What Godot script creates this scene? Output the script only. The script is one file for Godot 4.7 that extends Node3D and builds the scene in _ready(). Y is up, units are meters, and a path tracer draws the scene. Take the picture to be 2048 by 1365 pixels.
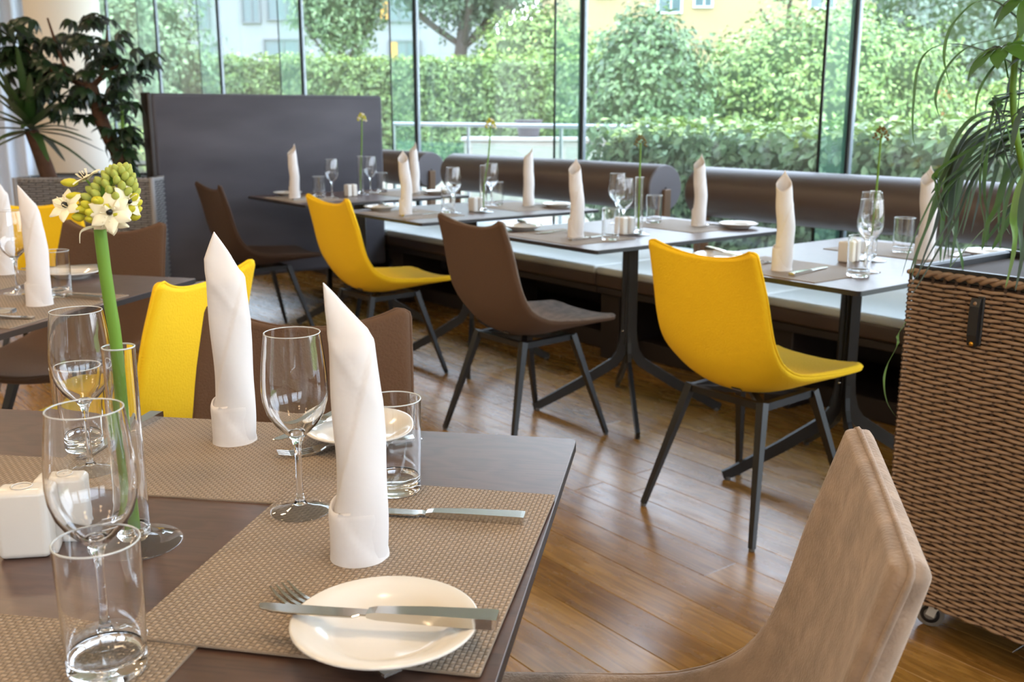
extends Node3D
# A hotel restaurant by a glass wall: set tables, upholstered shell chairs, a long bench, hedges outside.
# UF runs along the glass wall, NF points through it to the garden; UN(u, n, y) is a point in those axes.
const UF := Vector3(0.609, 0, 0.793)
const NF := Vector3(0.793, 0, -0.609)
const TY := 0.74
var M := {}
var names := {}
var cache := {}
var rng := RandomNumberGenerator.new()

func UN(u: float, n: float, y := 0.0) -> Vector3:
	return UF * u + NF * n + Vector3(0, y, 0)

func yaw_to(f: Vector3) -> float:
	return atan2(-f.x, -f.z)

# ------------------------------------------------------------------ mesh builder
class MB:
	var st := SurfaceTool.new()
	var g := 0
	func _init() -> void:
		st.begin(Mesh.PRIMITIVE_TRIANGLES)
	func v(p: Vector3, uv: Vector2) -> void:
		st.set_smooth_group(g)
		st.set_uv(uv)
		st.add_vertex(p)
	func tri(a: Vector3, b: Vector3, c: Vector3, ua := Vector2.ZERO, ub := Vector2.ZERO, uc := Vector2.ZERO) -> void:
		v(a, ua); v(b, ub); v(c, uc)
	# corners counter-clockwise seen from outside
	func quad(a: Vector3, b: Vector3, c: Vector3, d: Vector3, ua := Vector2(0, 0), ub := Vector2(1, 0), uc := Vector2(1, 1), ud := Vector2(0, 1)) -> void:
		tri(a, c, b, ua, uc, ub)
		tri(a, d, c, ua, ud, uc)
	# rows[i][j]; outward = d/di x d/dj
	func grid(rows: Array, flip := false, us := 1.0, vs := 1.0) -> void:
		var ni := rows.size()
		for i in ni - 1:
			var r0: PackedVector3Array = rows[i]
			var r1: PackedVector3Array = rows[i + 1]
			var nj := r0.size()
			for j in nj - 1:
				var a := r0[j]; var b := r1[j]; var c := r1[j + 1]; var d := r0[j + 1]
				var ua := Vector2(us * i / (ni - 1), vs * j / (nj - 1)); var ub := Vector2(us * (i + 1) / (ni - 1), vs * j / (nj - 1))
				var uc := Vector2(us * (i + 1) / (ni - 1), vs * (j + 1) / (nj - 1)); var ud := Vector2(us * i / (ni - 1), vs * (j + 1) / (nj - 1))
				if flip:
					quad(a, d, c, b, ua, ud, uc, ub)
				else:
					quad(a, b, c, d, ua, ub, uc, ud)
	# closed or open profile of (r, y); outside lies to the right when walking up
	func lathe(prof: Array, segs := 32, at := Vector3.ZERO) -> void:
		var rows := []
		for i in segs + 1:
			var th := TAU * (i % segs) / segs
			var row := PackedVector3Array()
			for p in prof:
				row.append(at + Vector3(p.x * cos(th), p.y, -p.x * sin(th)))
			rows.append(row)
		grid(rows)
	func box(c: Vector3, s: Vector3, ch := 0.0, basis := Basis()) -> void:
		# chamfered box
		var h := s / 2.0
		var old := g
		g = -1
		var P := func(sx: int, sy: int, sz: int, ax: int) -> Vector3:
			var q := Vector3(sx * h.x, sy * h.y, sz * h.z)
			for k in 3:
				if k != ax:
					q[k] -= sign(q[k]) * ch
			return c + basis * q
		for ax in 3:
			for s1 in [-1, 1]:
				var b := (ax + 1) % 3
				var d := (ax + 2) % 3
				var pts := []
				for st2 in [[-1, -1], [1, -1], [1, 1], [-1, 1]]:
					var sg := [0, 0, 0]
					sg[ax] = s1; sg[b] = st2[0]; sg[d] = st2[1]
					pts.append(P.call(sg[0], sg[1], sg[2], ax))
				var sz1: float = s[b]; var sz2: float = s[d]
				if s1 > 0:
					quad(pts[0], pts[1], pts[2], pts[3], Vector2(0, 0), Vector2(sz1, 0), Vector2(sz1, sz2), Vector2(0, sz2))
				else:
					quad(pts[0], pts[3], pts[2], pts[1], Vector2(0, 0), Vector2(0, sz2), Vector2(sz1, sz2), Vector2(sz1, 0))
		if ch > 0.0:
			for ax in 3:   # edges along ax
				var b := (ax + 1) % 3
				var d := (ax + 2) % 3
				for sb in [-1, 1]:
					for sd in [-1, 1]:
						var q := []
						for sa in [-1, 1]:
							var sg := [0, 0, 0]
							sg[ax] = sa; sg[b] = sb; sg[d] = sd
							q.append([P.call(sg[0], sg[1], sg[2], b), P.call(sg[0], sg[1], sg[2], d)])
						if sb * sd > 0:
							quad(q[0][0], q[0][1], q[1][1], q[1][0])
						else:
							quad(q[0][0], q[1][0], q[1][1], q[0][1])
			for sx in [-1, 1]:
				for sy in [-1, 1]:
					for sz in [-1, 1]:
						var a: Vector3 = P.call(sx, sy, sz, 0); var b: Vector3 = P.call(sx, sy, sz, 1); var d: Vector3 = P.call(sx, sy, sz, 2)
						if sx * sy * sz > 0:
							tri(a, d, b)
						else:
							tri(a, b, d)
		g = old
	# rounded box with k arc steps
	func rbox(c: Vector3, s: Vector3, r: float, k := 3, basis := Basis()) -> void:
		var h := s / 2.0
		var inner := h - Vector3(r, r, r)
		for ax in 3:
			var b := (ax + 1) % 3
			var d := (ax + 2) % 3
			var lb := []
			var ld := []
			for i in k + 1:
				var t := tan(PI / 4.0 * (1.0 - float(i) / k))
				lb.append(-inner[b] - r * t)
				ld.append(-inner[d] - r * t)
			for i in k + 1:
				lb.append(-lb[k - i])
				ld.append(-ld[k - i])
			for s1 in [-1, 1]:
				var rows := []
				for i in lb.size():
					var row := PackedVector3Array()
					for j in ld.size():
						var q := Vector3.ZERO
						q[ax] = s1 * h[ax]; q[b] = lb[i]; q[d] = ld[j]
						var cl := q.clamp(-inner, inner)
						row.append(c + basis * (cl + (q - cl).normalized() * r))
					rows.append(row)
				grid(rows, s1 < 0, s[b], s[d])
	# tube along points; radii array or float; squash flattens along the 'up' frame axis
	func tube(pts: Array, rad, sides := 8, cap := true, squash := 1.0, up0 := Vector3.UP) -> void:
		var n := pts.size()
		var rows := []
		var up := up0
		for i in n:
			var t: Vector3 = (pts[mini(i + 1, n - 1)] - pts[maxi(i - 1, 0)]).normalized()
			up = (up - t * up.dot(t))
			if up.length() < 0.01:
				up = t.cross(Vector3.RIGHT)
			up = up.normalized()
			var sd := t.cross(up)
			var r: float = rad[i] if rad is Array else rad
			var row := PackedVector3Array()
			for j in sides + 1:
				var a := TAU * (j % sides) / sides
				row.append(pts[i] + sd * cos(a) * r + up * sin(a) * r * squash)
			rows.append(row)
		grid(rows)
		if cap:
			for e in [0, n - 1]:
				var row: PackedVector3Array = rows[e]
				var m: Vector3 = pts[e]
				g += 1
				for j in sides:
					if e == 0:
						tri(m, row[j + 1], row[j])
					else:
						tri(m, row[j], row[j + 1])
				g += 1
	# rectangular bar along points, w across 'side', h along 'up'
	func bar(pts: Array, w, h, up0 := Vector3.UP) -> void:
		var n := pts.size()
		var rows := []
		var up := up0
		for i in n:
			var t0: Vector3 = (pts[i] - pts[maxi(i - 1, 0)]).normalized()
			var t1: Vector3 = (pts[mini(i + 1, n - 1)] - pts[i]).normalized()
			var t := (t0 + t1).normalized()
			up = (up - t * up.dot(t)).normalized()
			var sd := t.cross(up)
			var hw: float = (w[i] if w is Array else w) / 2.0
			var hh: float = (h[i] if h is Array else h) / 2.0
			rows.append([pts[i] + sd * hw + up * hh, pts[i] - sd * hw + up * hh, pts[i] - sd * hw - up * hh, pts[i] + sd * hw - up * hh])
		var old := g
		g = -1
		for i in n - 1:
			for j in 4:
				var a: Vector3 = rows[i][j]; var b: Vector3 = rows[i + 1][j]; var c: Vector3 = rows[i + 1][(j + 1) % 4]; var d: Vector3 = rows[i][(j + 1) % 4]
				quad(a, b, c, d)
		quad(rows[0][0], rows[0][1], rows[0][2], rows[0][3])
		var l: Array = rows[n - 1]
		quad(l[0], l[3], l[2], l[1])
		g = old
	# outline (x, z) counter-clockwise seen from above, extruded from y0 to y1
	func slab(outline: PackedVector2Array, y0: float, y1: float, ch := 0.0, smooth := false) -> void:
		var n := outline.size()
		var top := outline
		if ch > 0.0:
			top = PackedVector2Array()
			var c := Vector2.ZERO
			for p in outline: c += p / n
			for i in n:
				var a := outline[(i + n - 1) % n]; var b := outline[i]; var d := outline[(i + 1) % n]
				var e1 := (b - a).normalized(); var e2 := (d - b).normalized()
				var nn := Vector2(e1.y, -e1.x) + Vector2(e2.y, -e2.x)
				if nn.dot(b - c) > 0: nn = -nn
				top.append(b + nn.normalized() * ch)
		var idx := Geometry2D.triangulate_polygon(top)
		var old := g
		g = 1
		for i in range(0, idx.size(), 3):
			var a := top[idx[i]]; var b := top[idx[i + 1]]; var c := top[idx[i + 2]]
			var A := Vector3(a.x, y1, a.y); var B := Vector3(b.x, y1, b.y); var C := Vector3(c.x, y1, c.y)
			if (b - a).cross(c - a) > 0: # clockwise from above (z down the page)
				tri(A, B, C, a, b, c)
			else:
				tri(A, C, B, a, c, b)
			var oa := outline[idx[i]]; var ob := outline[idx[i + 1]]; var oc := outline[idx[i + 2]]
			A = Vector3(oa.x, y0, oa.y); B = Vector3(ob.x, y0, ob.y); C = Vector3(oc.x, y0, oc.y)
			if (b - a).cross(c - a) > 0:
				tri(A, C, B, oa, oc, ob)
			else:
				tri(A, B, C, oa, ob, oc)
		var area := 0.0
		for i in n:
			area += outline[i].cross(outline[(i + 1) % n])
		g = 2 if smooth else -1
		for i in n:
			var a := outline[i]; var b := outline[(i + 1) % n]
			var ta := top[i]; var tb := top[(i + 1) % n]
			var levels := [[a, b, y0], [a, b, y1 - ch]]
			if ch > 0: levels.append([ta, tb, y1])
			for k in levels.size() - 1:
				var p: Vector2 = levels[k][0]; var q: Vector2 = levels[k][1]; var p2: Vector2 = levels[k + 1][0]; var q2: Vector2 = levels[k + 1][1]
				var A := Vector3(p.x, levels[k][2], p.y); var B := Vector3(q.x, levels[k][2], q.y)
				var C := Vector3(q2.x, levels[k + 1][2], q2.y); var D := Vector3(p2.x, levels[k + 1][2], p2.y)
				if area < 0: quad(A, B, C, D)
				else: quad(A, D, C, B)
		g = old
	func done() -> ArrayMesh:
		st.generate_normals()
		st.index()
		return st.commit()

# ------------------------------------------------------------------ scene helpers
func numbered(called: String) -> String:
	if not names.has(called):
		names[called] = 0
		return called
	names[called] += 1
	return "%s_%03d" % [called, names[called]]

func tag(o: Node, label: String, category: String, group := "", kind := "") -> Node:
	o.set_meta("label", label)
	o.set_meta("category", category)
	if group: o.set_meta("group", group)
	if kind: o.set_meta("kind", kind)
	return o

func thing(called: String, label: String, category: String, at := Vector3.ZERO, turn := 0.0, group := "") -> Node3D:
	var o := Node3D.new()
	o.name = numbered(called)
	add_child(o, true)
	o.position = at
	o.rotation.y = turn
	tag(o, label, category, group)
	return o

func part(called: String, mesh: Mesh, m: Material, parent: Node = self, at := Vector3.ZERO, turn := 0.0) -> MeshInstance3D:
	var o := MeshInstance3D.new()
	o.name = numbered(called) if parent == self else called
	o.mesh = mesh
	o.material_override = m
	o.position = at
	o.rotation.y = turn
	parent.add_child(o, true)
	return o

func struct(called: String, mesh: Mesh, m: Material, label: String, category: String, at := Vector3.ZERO, turn := 0.0) -> MeshInstance3D:
	var o := part(called, mesh, m, self, at, turn)
	tag(o, label, category, "", "structure")
	return o

func dup(src: Node3D, label: String, at: Vector3, turn := 0.0, called := "") -> Node3D:
	var o: Node3D = src.duplicate()
	o.name = numbered(called if called else str(src.get_meta("base")))
	add_child(o, true)
	o.position = at
	o.rotation.y = turn
	o.set_meta("label", label)
	return o

func mat(c: Color, rough := 0.6, metal := 0.0, spec := 0.5) -> StandardMaterial3D:
	var m := StandardMaterial3D.new()
	m.albedo_color = c
	m.roughness = rough
	m.metallic = metal
	m.metallic_specular = spec
	return m

func noise_tex(freq: float, size := 256, normal := false, strength := 4.0, octaves := 4, kind := FastNoiseLite.TYPE_SIMPLEX_SMOOTH, ramp: Gradient = null) -> NoiseTexture2D:
	var n := FastNoiseLite.new()
	n.noise_type = kind
	n.frequency = freq
	n.fractal_octaves = octaves
	n.seed = 7
	var t := NoiseTexture2D.new()
	t.width = size
	t.height = size
	t.seamless = true
	t.noise = n
	if normal:
		t.as_normal_map = true
		t.bump_strength = strength
	if ramp: t.color_ramp = ramp
	return t

func ramp2(a: Color, b: Color) -> Gradient:
	var g := Gradient.new()
	g.set_color(0, a)
	g.set_color(1, b)
	return g

func triplanar(m: StandardMaterial3D, scale: float, world := false) -> StandardMaterial3D:
	m.uv1_triplanar = true
	m.uv1_world_triplanar = world
	m.uv1_scale = Vector3.ONE * scale
	return m

func lerp_profile(p: Array, s: float) -> Vector2:
	# Catmull-Rom through points, s in 0..1
	var n := p.size() - 1
	var f: float = clampf(s, 0, 1) * n
	var i := mini(int(f), n - 1)
	var t := f - i
	var a: Vector2 = p[maxi(i - 1, 0)]; var b: Vector2 = p[i]; var c: Vector2 = p[i + 1]; var d: Vector2 = p[mini(i + 2, n)]
	return 0.5 * ((2.0 * b) + (c - a) * t + (2.0 * a - 5.0 * b + 4.0 * c - d) * t * t + (3.0 * b - a - 3.0 * c + d) * t * t * t)

func curve(pts: Array, steps: int) -> Array:
	var out := []
	var n := pts.size() - 1
	for k in steps + 1:
		var f := float(k) / steps * n
		var i := mini(int(f), n - 1)
		var t := f - i
		var a: Vector3 = pts[maxi(i - 1, 0)]; var b: Vector3 = pts[i]; var c: Vector3 = pts[i + 1]; var d: Vector3 = pts[mini(i + 2, n)]
		out.append(0.5 * ((2.0 * b) + (c - a) * t + (2.0 * a - 5.0 * b + 4.0 * c - d) * t * t + (3.0 * b - a - 3.0 * c + d) * t * t * t))
	return out

# ------------------------------------------------------------------ textures and materials
func wood_image(w: int, h: int, c0: Color, c1: Color, stretch: float, sd: int) -> ImageTexture:
	var n := FastNoiseLite.new()
	n.seed = sd
	n.noise_type = FastNoiseLite.TYPE_SIMPLEX_SMOOTH
	n.frequency = 1.0
	n.fractal_octaves = 4
	var n2 := FastNoiseLite.new()
	n2.seed = sd + 5
	n2.frequency = 1.0
	n2.fractal_octaves = 3
	var im := Image.create(w, h, false, Image.FORMAT_RGB8)
	for y in h:
		for x in w:
			var u := float(x) / w * 4.0
			var v := float(y) / h * 4.0
			var warp := n2.get_noise_2d(u * 0.6, v * 1.3) * 0.8
			var rings := 0.5 + 0.5 * sin((v * 2.2 + warp * 3.0) * TAU * 0.9)
			var fine := n.get_noise_2d(u * stretch * 0.3, v * 24.0) * 0.5 + 0.5
			var f: float = clampf(rings * 0.45 + fine * 0.55, 0, 1)
			var pore := n.get_noise_2d(u * stretch * 0.8 + 40.0, v * 60.0)
			var c := c0.lerp(c1, f)
			if pore > 0.38: c = c.darkened(0.13)
			im.set_pixel(x, y, c)
	return ImageTexture.create_from_image(im)

func weave_images() -> Array:
	# basket weave of flat vinyl strands, 4 x 4 cells a tile: colour and relief
	var s := 128
	var cell := 32
	var im := Image.create(s, s, false, Image.FORMAT_RGB8)
	var hi := Image.create(s, s, false, Image.FORMAT_RGB8)
	for y in s:
		for x in s:
			var cx := x / cell; var cy := y / cell
			var fx := float(x % cell) / cell - 0.5; var fy := float(y % cell) / cell - 0.5
			var over := (cx + cy) % 2 == 0
			var along := fx if over else fy
			var across := fy if over else fx
			var edge: float = clampf((0.5 - absf(across)) * 7.0, 0, 1)
			var bow := cos(along * PI)
			var hgt: float = edge * (0.35 + 0.65 * bow)
			hi.set_pixel(x, y, Color(hgt, hgt, hgt))
			var strand := 0.5 + 0.5 * cos(across * TAU * 2.0)
			var c := Color(0.67, 0.615, 0.55) if over else Color(0.585, 0.53, 0.47)
			c = c.darkened(0.5 * (1.0 - edge)).darkened(0.10 * (1.0 - strand))
			im.set_pixel(x, y, c)
	var nm: Image = hi.duplicate()
	nm.bump_map_to_normal_map(6.0)
	return [ImageTexture.create_from_image(im), ImageTexture.create_from_image(nm)]

func materials() -> void:
	var felt := noise_tex(0.09, 256, true, 3.0, 3)
	var fine := noise_tex(0.2, 256, true, 2.0, 2)
	var soft := noise_tex(0.012, 256, false, 1.0, 4, FastNoiseLite.TYPE_SIMPLEX_SMOOTH, ramp2(Color(0.72, 0.72, 0.72), Color(1, 1, 1)))
	for d in [["yellow", Color(0.95, 0.765, 0.12), 0.85, 0.25], ["brown_felt", Color(0.36, 0.275, 0.215), 0.9, 0.35], ["brown_felt_sheen", Color(0.56, 0.50, 0.455), 0.85, 0.5], ["beige_velvet", Color(0.63, 0.545, 0.475), 0.8, 1.0], ["dark_felt", Color(0.27, 0.205, 0.165), 0.9, 0.3]]:  # the taupe is brown felt with grazing window sheen put into its colour
		var m := mat(d[1], d[2], 0.0, 0.3)
		m.normal_enabled = true
		m.normal_texture = felt
		m.normal_scale = 0.5
		m.rim_enabled = true
		m.rim = d[3]
		m.rim_tint = 0.6
		if d[0] in ["beige_velvet", "brown_felt_sheen"]:
			m.albedo_texture = soft
		M[d[0]] = triplanar(m, 6.0)
	var pf := mat(Color(0.40, 0.385, 0.405), 0.75, 0.0, 0.4)
	pf.albedo_texture = noise_tex(0.02, 512, false, 1.0, 5, FastNoiseLite.TYPE_SIMPLEX_SMOOTH, ramp2(Color(0.62, 0.62, 0.64), Color(1, 1, 1)))
	pf.rim_enabled = true
	pf.rim = 0.5
	pf.uv1_scale = Vector3(1.2, 0.35, 1)
	pf.albedo_color = Color(0.36, 0.35, 0.375)
	M.panel = pf
	M.leather = mat(Color(0.27, 0.205, 0.17), 0.42, 0.0, 0.55)
	M.leather.normal_enabled = true
	M.leather.normal_texture = fine
	M.leather.normal_scale = 0.25
	triplanar(M.leather, 5.0)
	M.seat_glare_leather = M.leather.duplicate()
	M.seat_glare_leather.albedo_color = Color(0.74, 0.765, 0.76)  # window glare on the dark leather, put into a paler colour
	M.seat_glare_leather.roughness = 0.4
	M.seat_glare_leather.metallic_specular = 0.7
	M.leather_dark = mat(Color(0.15, 0.115, 0.10), 0.5)
	M.end_cloth = mat(Color(0.40, 0.385, 0.40), 0.7)
	M.black_steel = mat(Color(0.055, 0.05, 0.05), 0.42, 0.0, 0.55)
	M.bench_wood = mat(Color(0.14, 0.095, 0.07), 0.6)
	M.brass = mat(Color(0.75, 0.55, 0.2), 0.3, 1.0)
	M.steel = mat(Color(0.80, 0.79, 0.77), 0.16, 1.0)
	M.steel_soft = mat(Color(0.62, 0.64, 0.66), 0.35, 0.9)
	M.post_metal = mat(Color(0.50, 0.54, 0.57), 0.45, 0.3)
	M.post_bronze = mat(Color(0.47, 0.37, 0.29), 0.45, 0.3)
	M.gasket = mat(Color(0.035, 0.05, 0.055), 0.5)
	M.fin_edge = mat(Color(0.02, 0.10, 0.09), 0.2)
	M.porcelain = mat(Color(0.83, 0.81, 0.78), 0.12, 0.0, 0.55)
	M.ceramic = mat(Color(0.86, 0.84, 0.81), 0.16, 0.0, 0.55)
	M.napkin = mat(Color(0.86, 0.84, 0.83), 0.9, 0.0, 0.2)
	M.napkin.normal_enabled = true
	M.napkin.normal_texture = noise_tex(0.02, 256, true, 2.5, 4)
	M.napkin.normal_scale = 0.35
	M.napkin.backlight_enabled = true
	M.napkin.backlight = Color(0.16, 0.15, 0.14)
	triplanar(M.napkin, 4.0)
	var tw := wood_image(512, 256, Color(0.27, 0.19, 0.155), Color(0.36, 0.265, 0.22), 1.0, 31)
	M.table = mat(Color.WHITE, 0.32, 0.0, 0.6)
	M.table.albedo_texture = tw
	M.table.uv1_scale = Vector3(1.6, 1.6, 1)
	M.table_edge = mat(Color(0.16, 0.15, 0.155), 0.4)
	var wv := weave_images()
	M.mat = mat(Color(0.98, 0.95, 0.92), 0.6, 0.0, 0.35)
	M.mat.albedo_texture = wv[0]
	M.mat.normal_enabled = true
	M.mat.normal_texture = wv[1]
	M.mat.normal_scale = 1.0
	M.mat.uv1_scale = Vector3(1.0 / 0.0196, 1.0 / 0.0196, 1)
	var pw := wood_image(768, 256, Color(0.48, 0.345, 0.15), Color(0.67, 0.515, 0.275), 1.0, 11)
	var scr := noise_tex(0.012, 512, false, 1.0, 5, FastNoiseLite.TYPE_SIMPLEX_SMOOTH, ramp2(Color(0.72, 0.72, 0.72), Color(1, 1, 1)))
	var i := 0
	for c in [Color(1, 1, 1), Color(0.92, 0.90, 0.86), Color(1.0, 0.96, 0.90), Color(0.86, 0.83, 0.78), Color(0.97, 0.97, 0.92)]:
		var m := mat(c, 0.31, 0.0, 0.7)
		m.albedo_texture = pw
		m.roughness_texture = scr
		m.roughness_texture_channel = BaseMaterial3D.TEXTURE_CHANNEL_RED
		M["plank%d" % i] = m
		i += 1
	M.subfloor = mat(Color(0.16, 0.10, 0.06), 0.6)
	M.wall = mat(Color(0.88, 0.85, 0.80), 0.9)
	M.ceiling = mat(Color(0.90, 0.88, 0.85), 0.9)
	M.column = mat(Color(0.93, 0.91, 0.87), 0.8)
	# glass
	M.pane = mat(Color(0.9, 0.97, 0.95, 0.04), 0.0, 0.0, 0.5)
	M.pane.transparency = BaseMaterial3D.TRANSPARENCY_ALPHA
	M.fin = mat(Color(0.45, 0.75, 0.65, 0.10), 0.0, 0.0, 0.15)
	M.fin.transparency = BaseMaterial3D.TRANSPARENCY_ALPHA
	M.clear = mat(Color(1, 1, 1, 0.02), 0.0, 0.0, 0.5)
	M.clear.transparency = BaseMaterial3D.TRANSPARENCY_ALPHA
	M.rim = mat(Color(0.95, 0.97, 0.97, 0.42), 0.04, 0.0, 0.6)  # whitish tint paints in the bright light that glass edges catch
	M.rim.transparency = BaseMaterial3D.TRANSPARENCY_ALPHA
	M.glass = mat(Color(1, 1, 1, 0.0), 0.0, 0.0, 0.5)
	M.glass.refraction_enabled = true
	M.glass.refraction_scale = 0.05
	M.glass.transparency = BaseMaterial3D.TRANSPARENCY_ALPHA
	M.water = mat(Color(1, 1, 1, 0.02), 0.0, 0.0, 0.35)
	M.water.transparency = BaseMaterial3D.TRANSPARENCY_ALPHA
	M.etch = mat(Color(0.9, 0.9, 0.9), 0.8)
	# wicker and plants
	M.wicker = mat(Color(0.53, 0.43, 0.34), 0.5, 0.0, 0.5)
	M.wicker_core = mat(Color(0.23, 0.165, 0.12), 0.8)
	M.wicker_grey = mat(Color(0.55, 0.54, 0.54), 0.55)
	M.wicker_grey_core = mat(Color(0.22, 0.215, 0.22), 0.8)
	M.soil = mat(Color(0.09, 0.06, 0.045), 1.0)
	M.liner = mat(Color(0.10, 0.105, 0.115), 0.45)
	M.bark = mat(Color(0.36, 0.24, 0.16), 0.9)
	M.bark.albedo_texture = soft
	triplanar(M.bark, 3.0)
	M.bark_far = mat(Color(0.33, 0.28, 0.24), 0.9)
	for d in [["leaf_grass", Color(0.22, 0.38, 0.09), 0.5], ["leaf_grass_light", Color(0.36, 0.52, 0.11), 0.5], ["leaf_grass_dry", Color(0.50, 0.36, 0.16), 0.6], ["leaf_dark", Color(0.085, 0.17, 0.075), 0.4], ["leaf_blade", Color(0.15, 0.27, 0.10), 0.45], ["stalk", Color(0.42, 0.57, 0.20), 0.45], ["stalk_cut", Color(0.60, 0.62, 0.20), 0.6], ["bud", Color(0.76, 0.73, 0.20), 0.5], ["bud_green", Color(0.65, 0.68, 0.32), 0.5], ["petal", Color(0.93, 0.89, 0.76), 0.6], ["seed", Color(0.45, 0.36, 0.14), 0.7]]:
		var m := mat(d[1], d[2], 0.0, 0.35)
		m.backlight_enabled = true
		m.backlight = Color(0.35, 0.35, 0.35)
		m.cull_mode = BaseMaterial3D.CULL_DISABLED
		M[d[0]] = m
	M.pistil = mat(Color(0.02, 0.025, 0.02), 0.4)
	M.leaf = mat(Color(1, 1, 1), 0.42, 0.0, 0.45)
	M.leaf.vertex_color_use_as_albedo = true
	M.leaf.backlight_enabled = true
	M.leaf.backlight = Color(0.5, 0.5, 0.5)
	M.leaf.cull_mode = BaseMaterial3D.CULL_DISABLED
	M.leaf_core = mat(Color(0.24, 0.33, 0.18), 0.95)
	M.lawn = mat(Color(0.50, 0.62, 0.28), 0.95)
	M.lawn.albedo_texture = soft
	triplanar(M.lawn, 0.7, true)
	M.paving = mat(Color(0.63, 0.62, 0.62), 0.85)
	M.gravel = mat(Color(0.66, 0.625, 0.58), 0.95)
	M.gravel.albedo_texture = noise_tex(0.12, 256, false, 1.0, 3, FastNoiseLite.TYPE_CELLULAR, ramp2(Color(0.7, 0.66, 0.6), Color(1, 1, 1)))
	triplanar(M.gravel, 1.5, true)
	M.concrete = mat(Color(0.66, 0.64, 0.60), 0.9)
	M.concrete_cap = mat(Color(0.70, 0.70, 0.68), 0.8)
	M.plaster = mat(Color(0.56, 0.575, 0.59), 0.9)
	M.plaster_cream = mat(Color(0.66, 0.585, 0.45), 0.9)
	M.window_dark = mat(Color(0.36, 0.44, 0.46), 0.12)
	M.window_frame = mat(Color(0.80, 0.83, 0.84), 0.5)
	M.frame_grey = mat(Color(0.42, 0.44, 0.46), 0.5)
	M.shutter = mat(Color(0.85, 0.62, 0.28), 0.7)
	M.tub = mat(Color(0.36, 0.34, 0.38), 0.8)
	M.plastic_grey = mat(Color(0.52, 0.50, 0.47), 0.5)
	M.plastic_white = mat(Color(0.85, 0.84, 0.80), 0.4)
	M.rubber = mat(Color(0.33, 0.32, 0.31), 0.7)
	M.tag_cloth = mat(Color(0.08, 0.05, 0.05), 0.7)
	M.tag_thread = mat(Color(0.75, 0.70, 0.66), 0.8)
	M.curtain = mat(Color(0.80, 0.84, 0.90), 0.8)
	M.bright_table = mat(Color(0.82, 0.82, 0.82), 0.2, 0.0, 0.6)
	M.lamp = mat(Color(1, 0.9, 0.75), 0.5)
	M.lamp.emission_enabled = true
	M.lamp.emission = Color(1.0, 0.86, 0.68)
	M.lamp.emission_energy_multiplier = 3.0
	M.wood_red = mat(Color(0.72, 0.42, 0.30), 0.8)

# ------------------------------------------------------------------ chairs
const SEAT_C := [Vector2(0.312, 0.430), Vector2(0.20, 0.424), Vector2(0.08, 0.411), Vector2(-0.04, 0.405), Vector2(-0.118, 0.428), Vector2(-0.165, 0.485), Vector2(-0.190, 0.56), Vector2(-0.208, 0.66), Vector2(-0.218, 0.74), Vector2(-0.224, 0.802)]
const SEAT_E := [Vector2(0.300, 0.449), Vector2(0.20, 0.453), Vector2(0.08, 0.462), Vector2(-0.05, 0.478), Vector2(-0.125, 0.512), Vector2(-0.165, 0.560), Vector2(-0.190, 0.622), Vector2(-0.212, 0.71), Vector2(-0.232, 0.775), Vector2(-0.252, 0.836)]
const SEAT_W := [Vector2(0.190, 0), Vector2(0.202, 0), Vector2(0.210, 0), Vector2(0.214, 0), Vector2(0.214, 0), Vector2(0.213, 0), Vector2(0.211, 0), Vector2(0.207, 0), Vector2(0.202, 0), Vector2(0.197, 0)]

const SEAT_CB := [Vector2(0.312, 0.430), Vector2(0.20, 0.424), Vector2(0.08, 0.411), Vector2(-0.04, 0.405), Vector2(-0.125, 0.428), Vector2(-0.175, 0.485), Vector2(-0.205, 0.56), Vector2(-0.228, 0.66), Vector2(-0.245, 0.742), Vector2(-0.257, 0.827)]
var deep_back := false

func shell_point(s: float, t: float) -> Vector3:
	var c := lerp_profile(SEAT_CB if deep_back else SEAT_C, s)
	var e := lerp_profile(SEAT_E, s)
	var w := lerp_profile(SEAT_W, s).x
	var dist := minf(s * 0.95, 9.0)
	var r := 0.05
	if s > 0.5:
		dist = (1.0 - s) * 0.95
		r = 0.026
	if dist < r:
		w = w - r + sqrt(maxf(r * r - (r - dist) * (r - dist), 0.0))
	var b := pow(absf(t), 2.3)
	var f := lerpf(c.x, e.x, b)
	return Vector3(t * w, lerpf(c.y, e.y, b), -f)

func chair_meshes() -> void:
	if cache.has("pad"): return
	for deep in [true, false]:
		deep_back = deep
		chair_shell("_deep" if deep else "", 1.4 if deep else 1.0)
	chair_legs()

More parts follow.
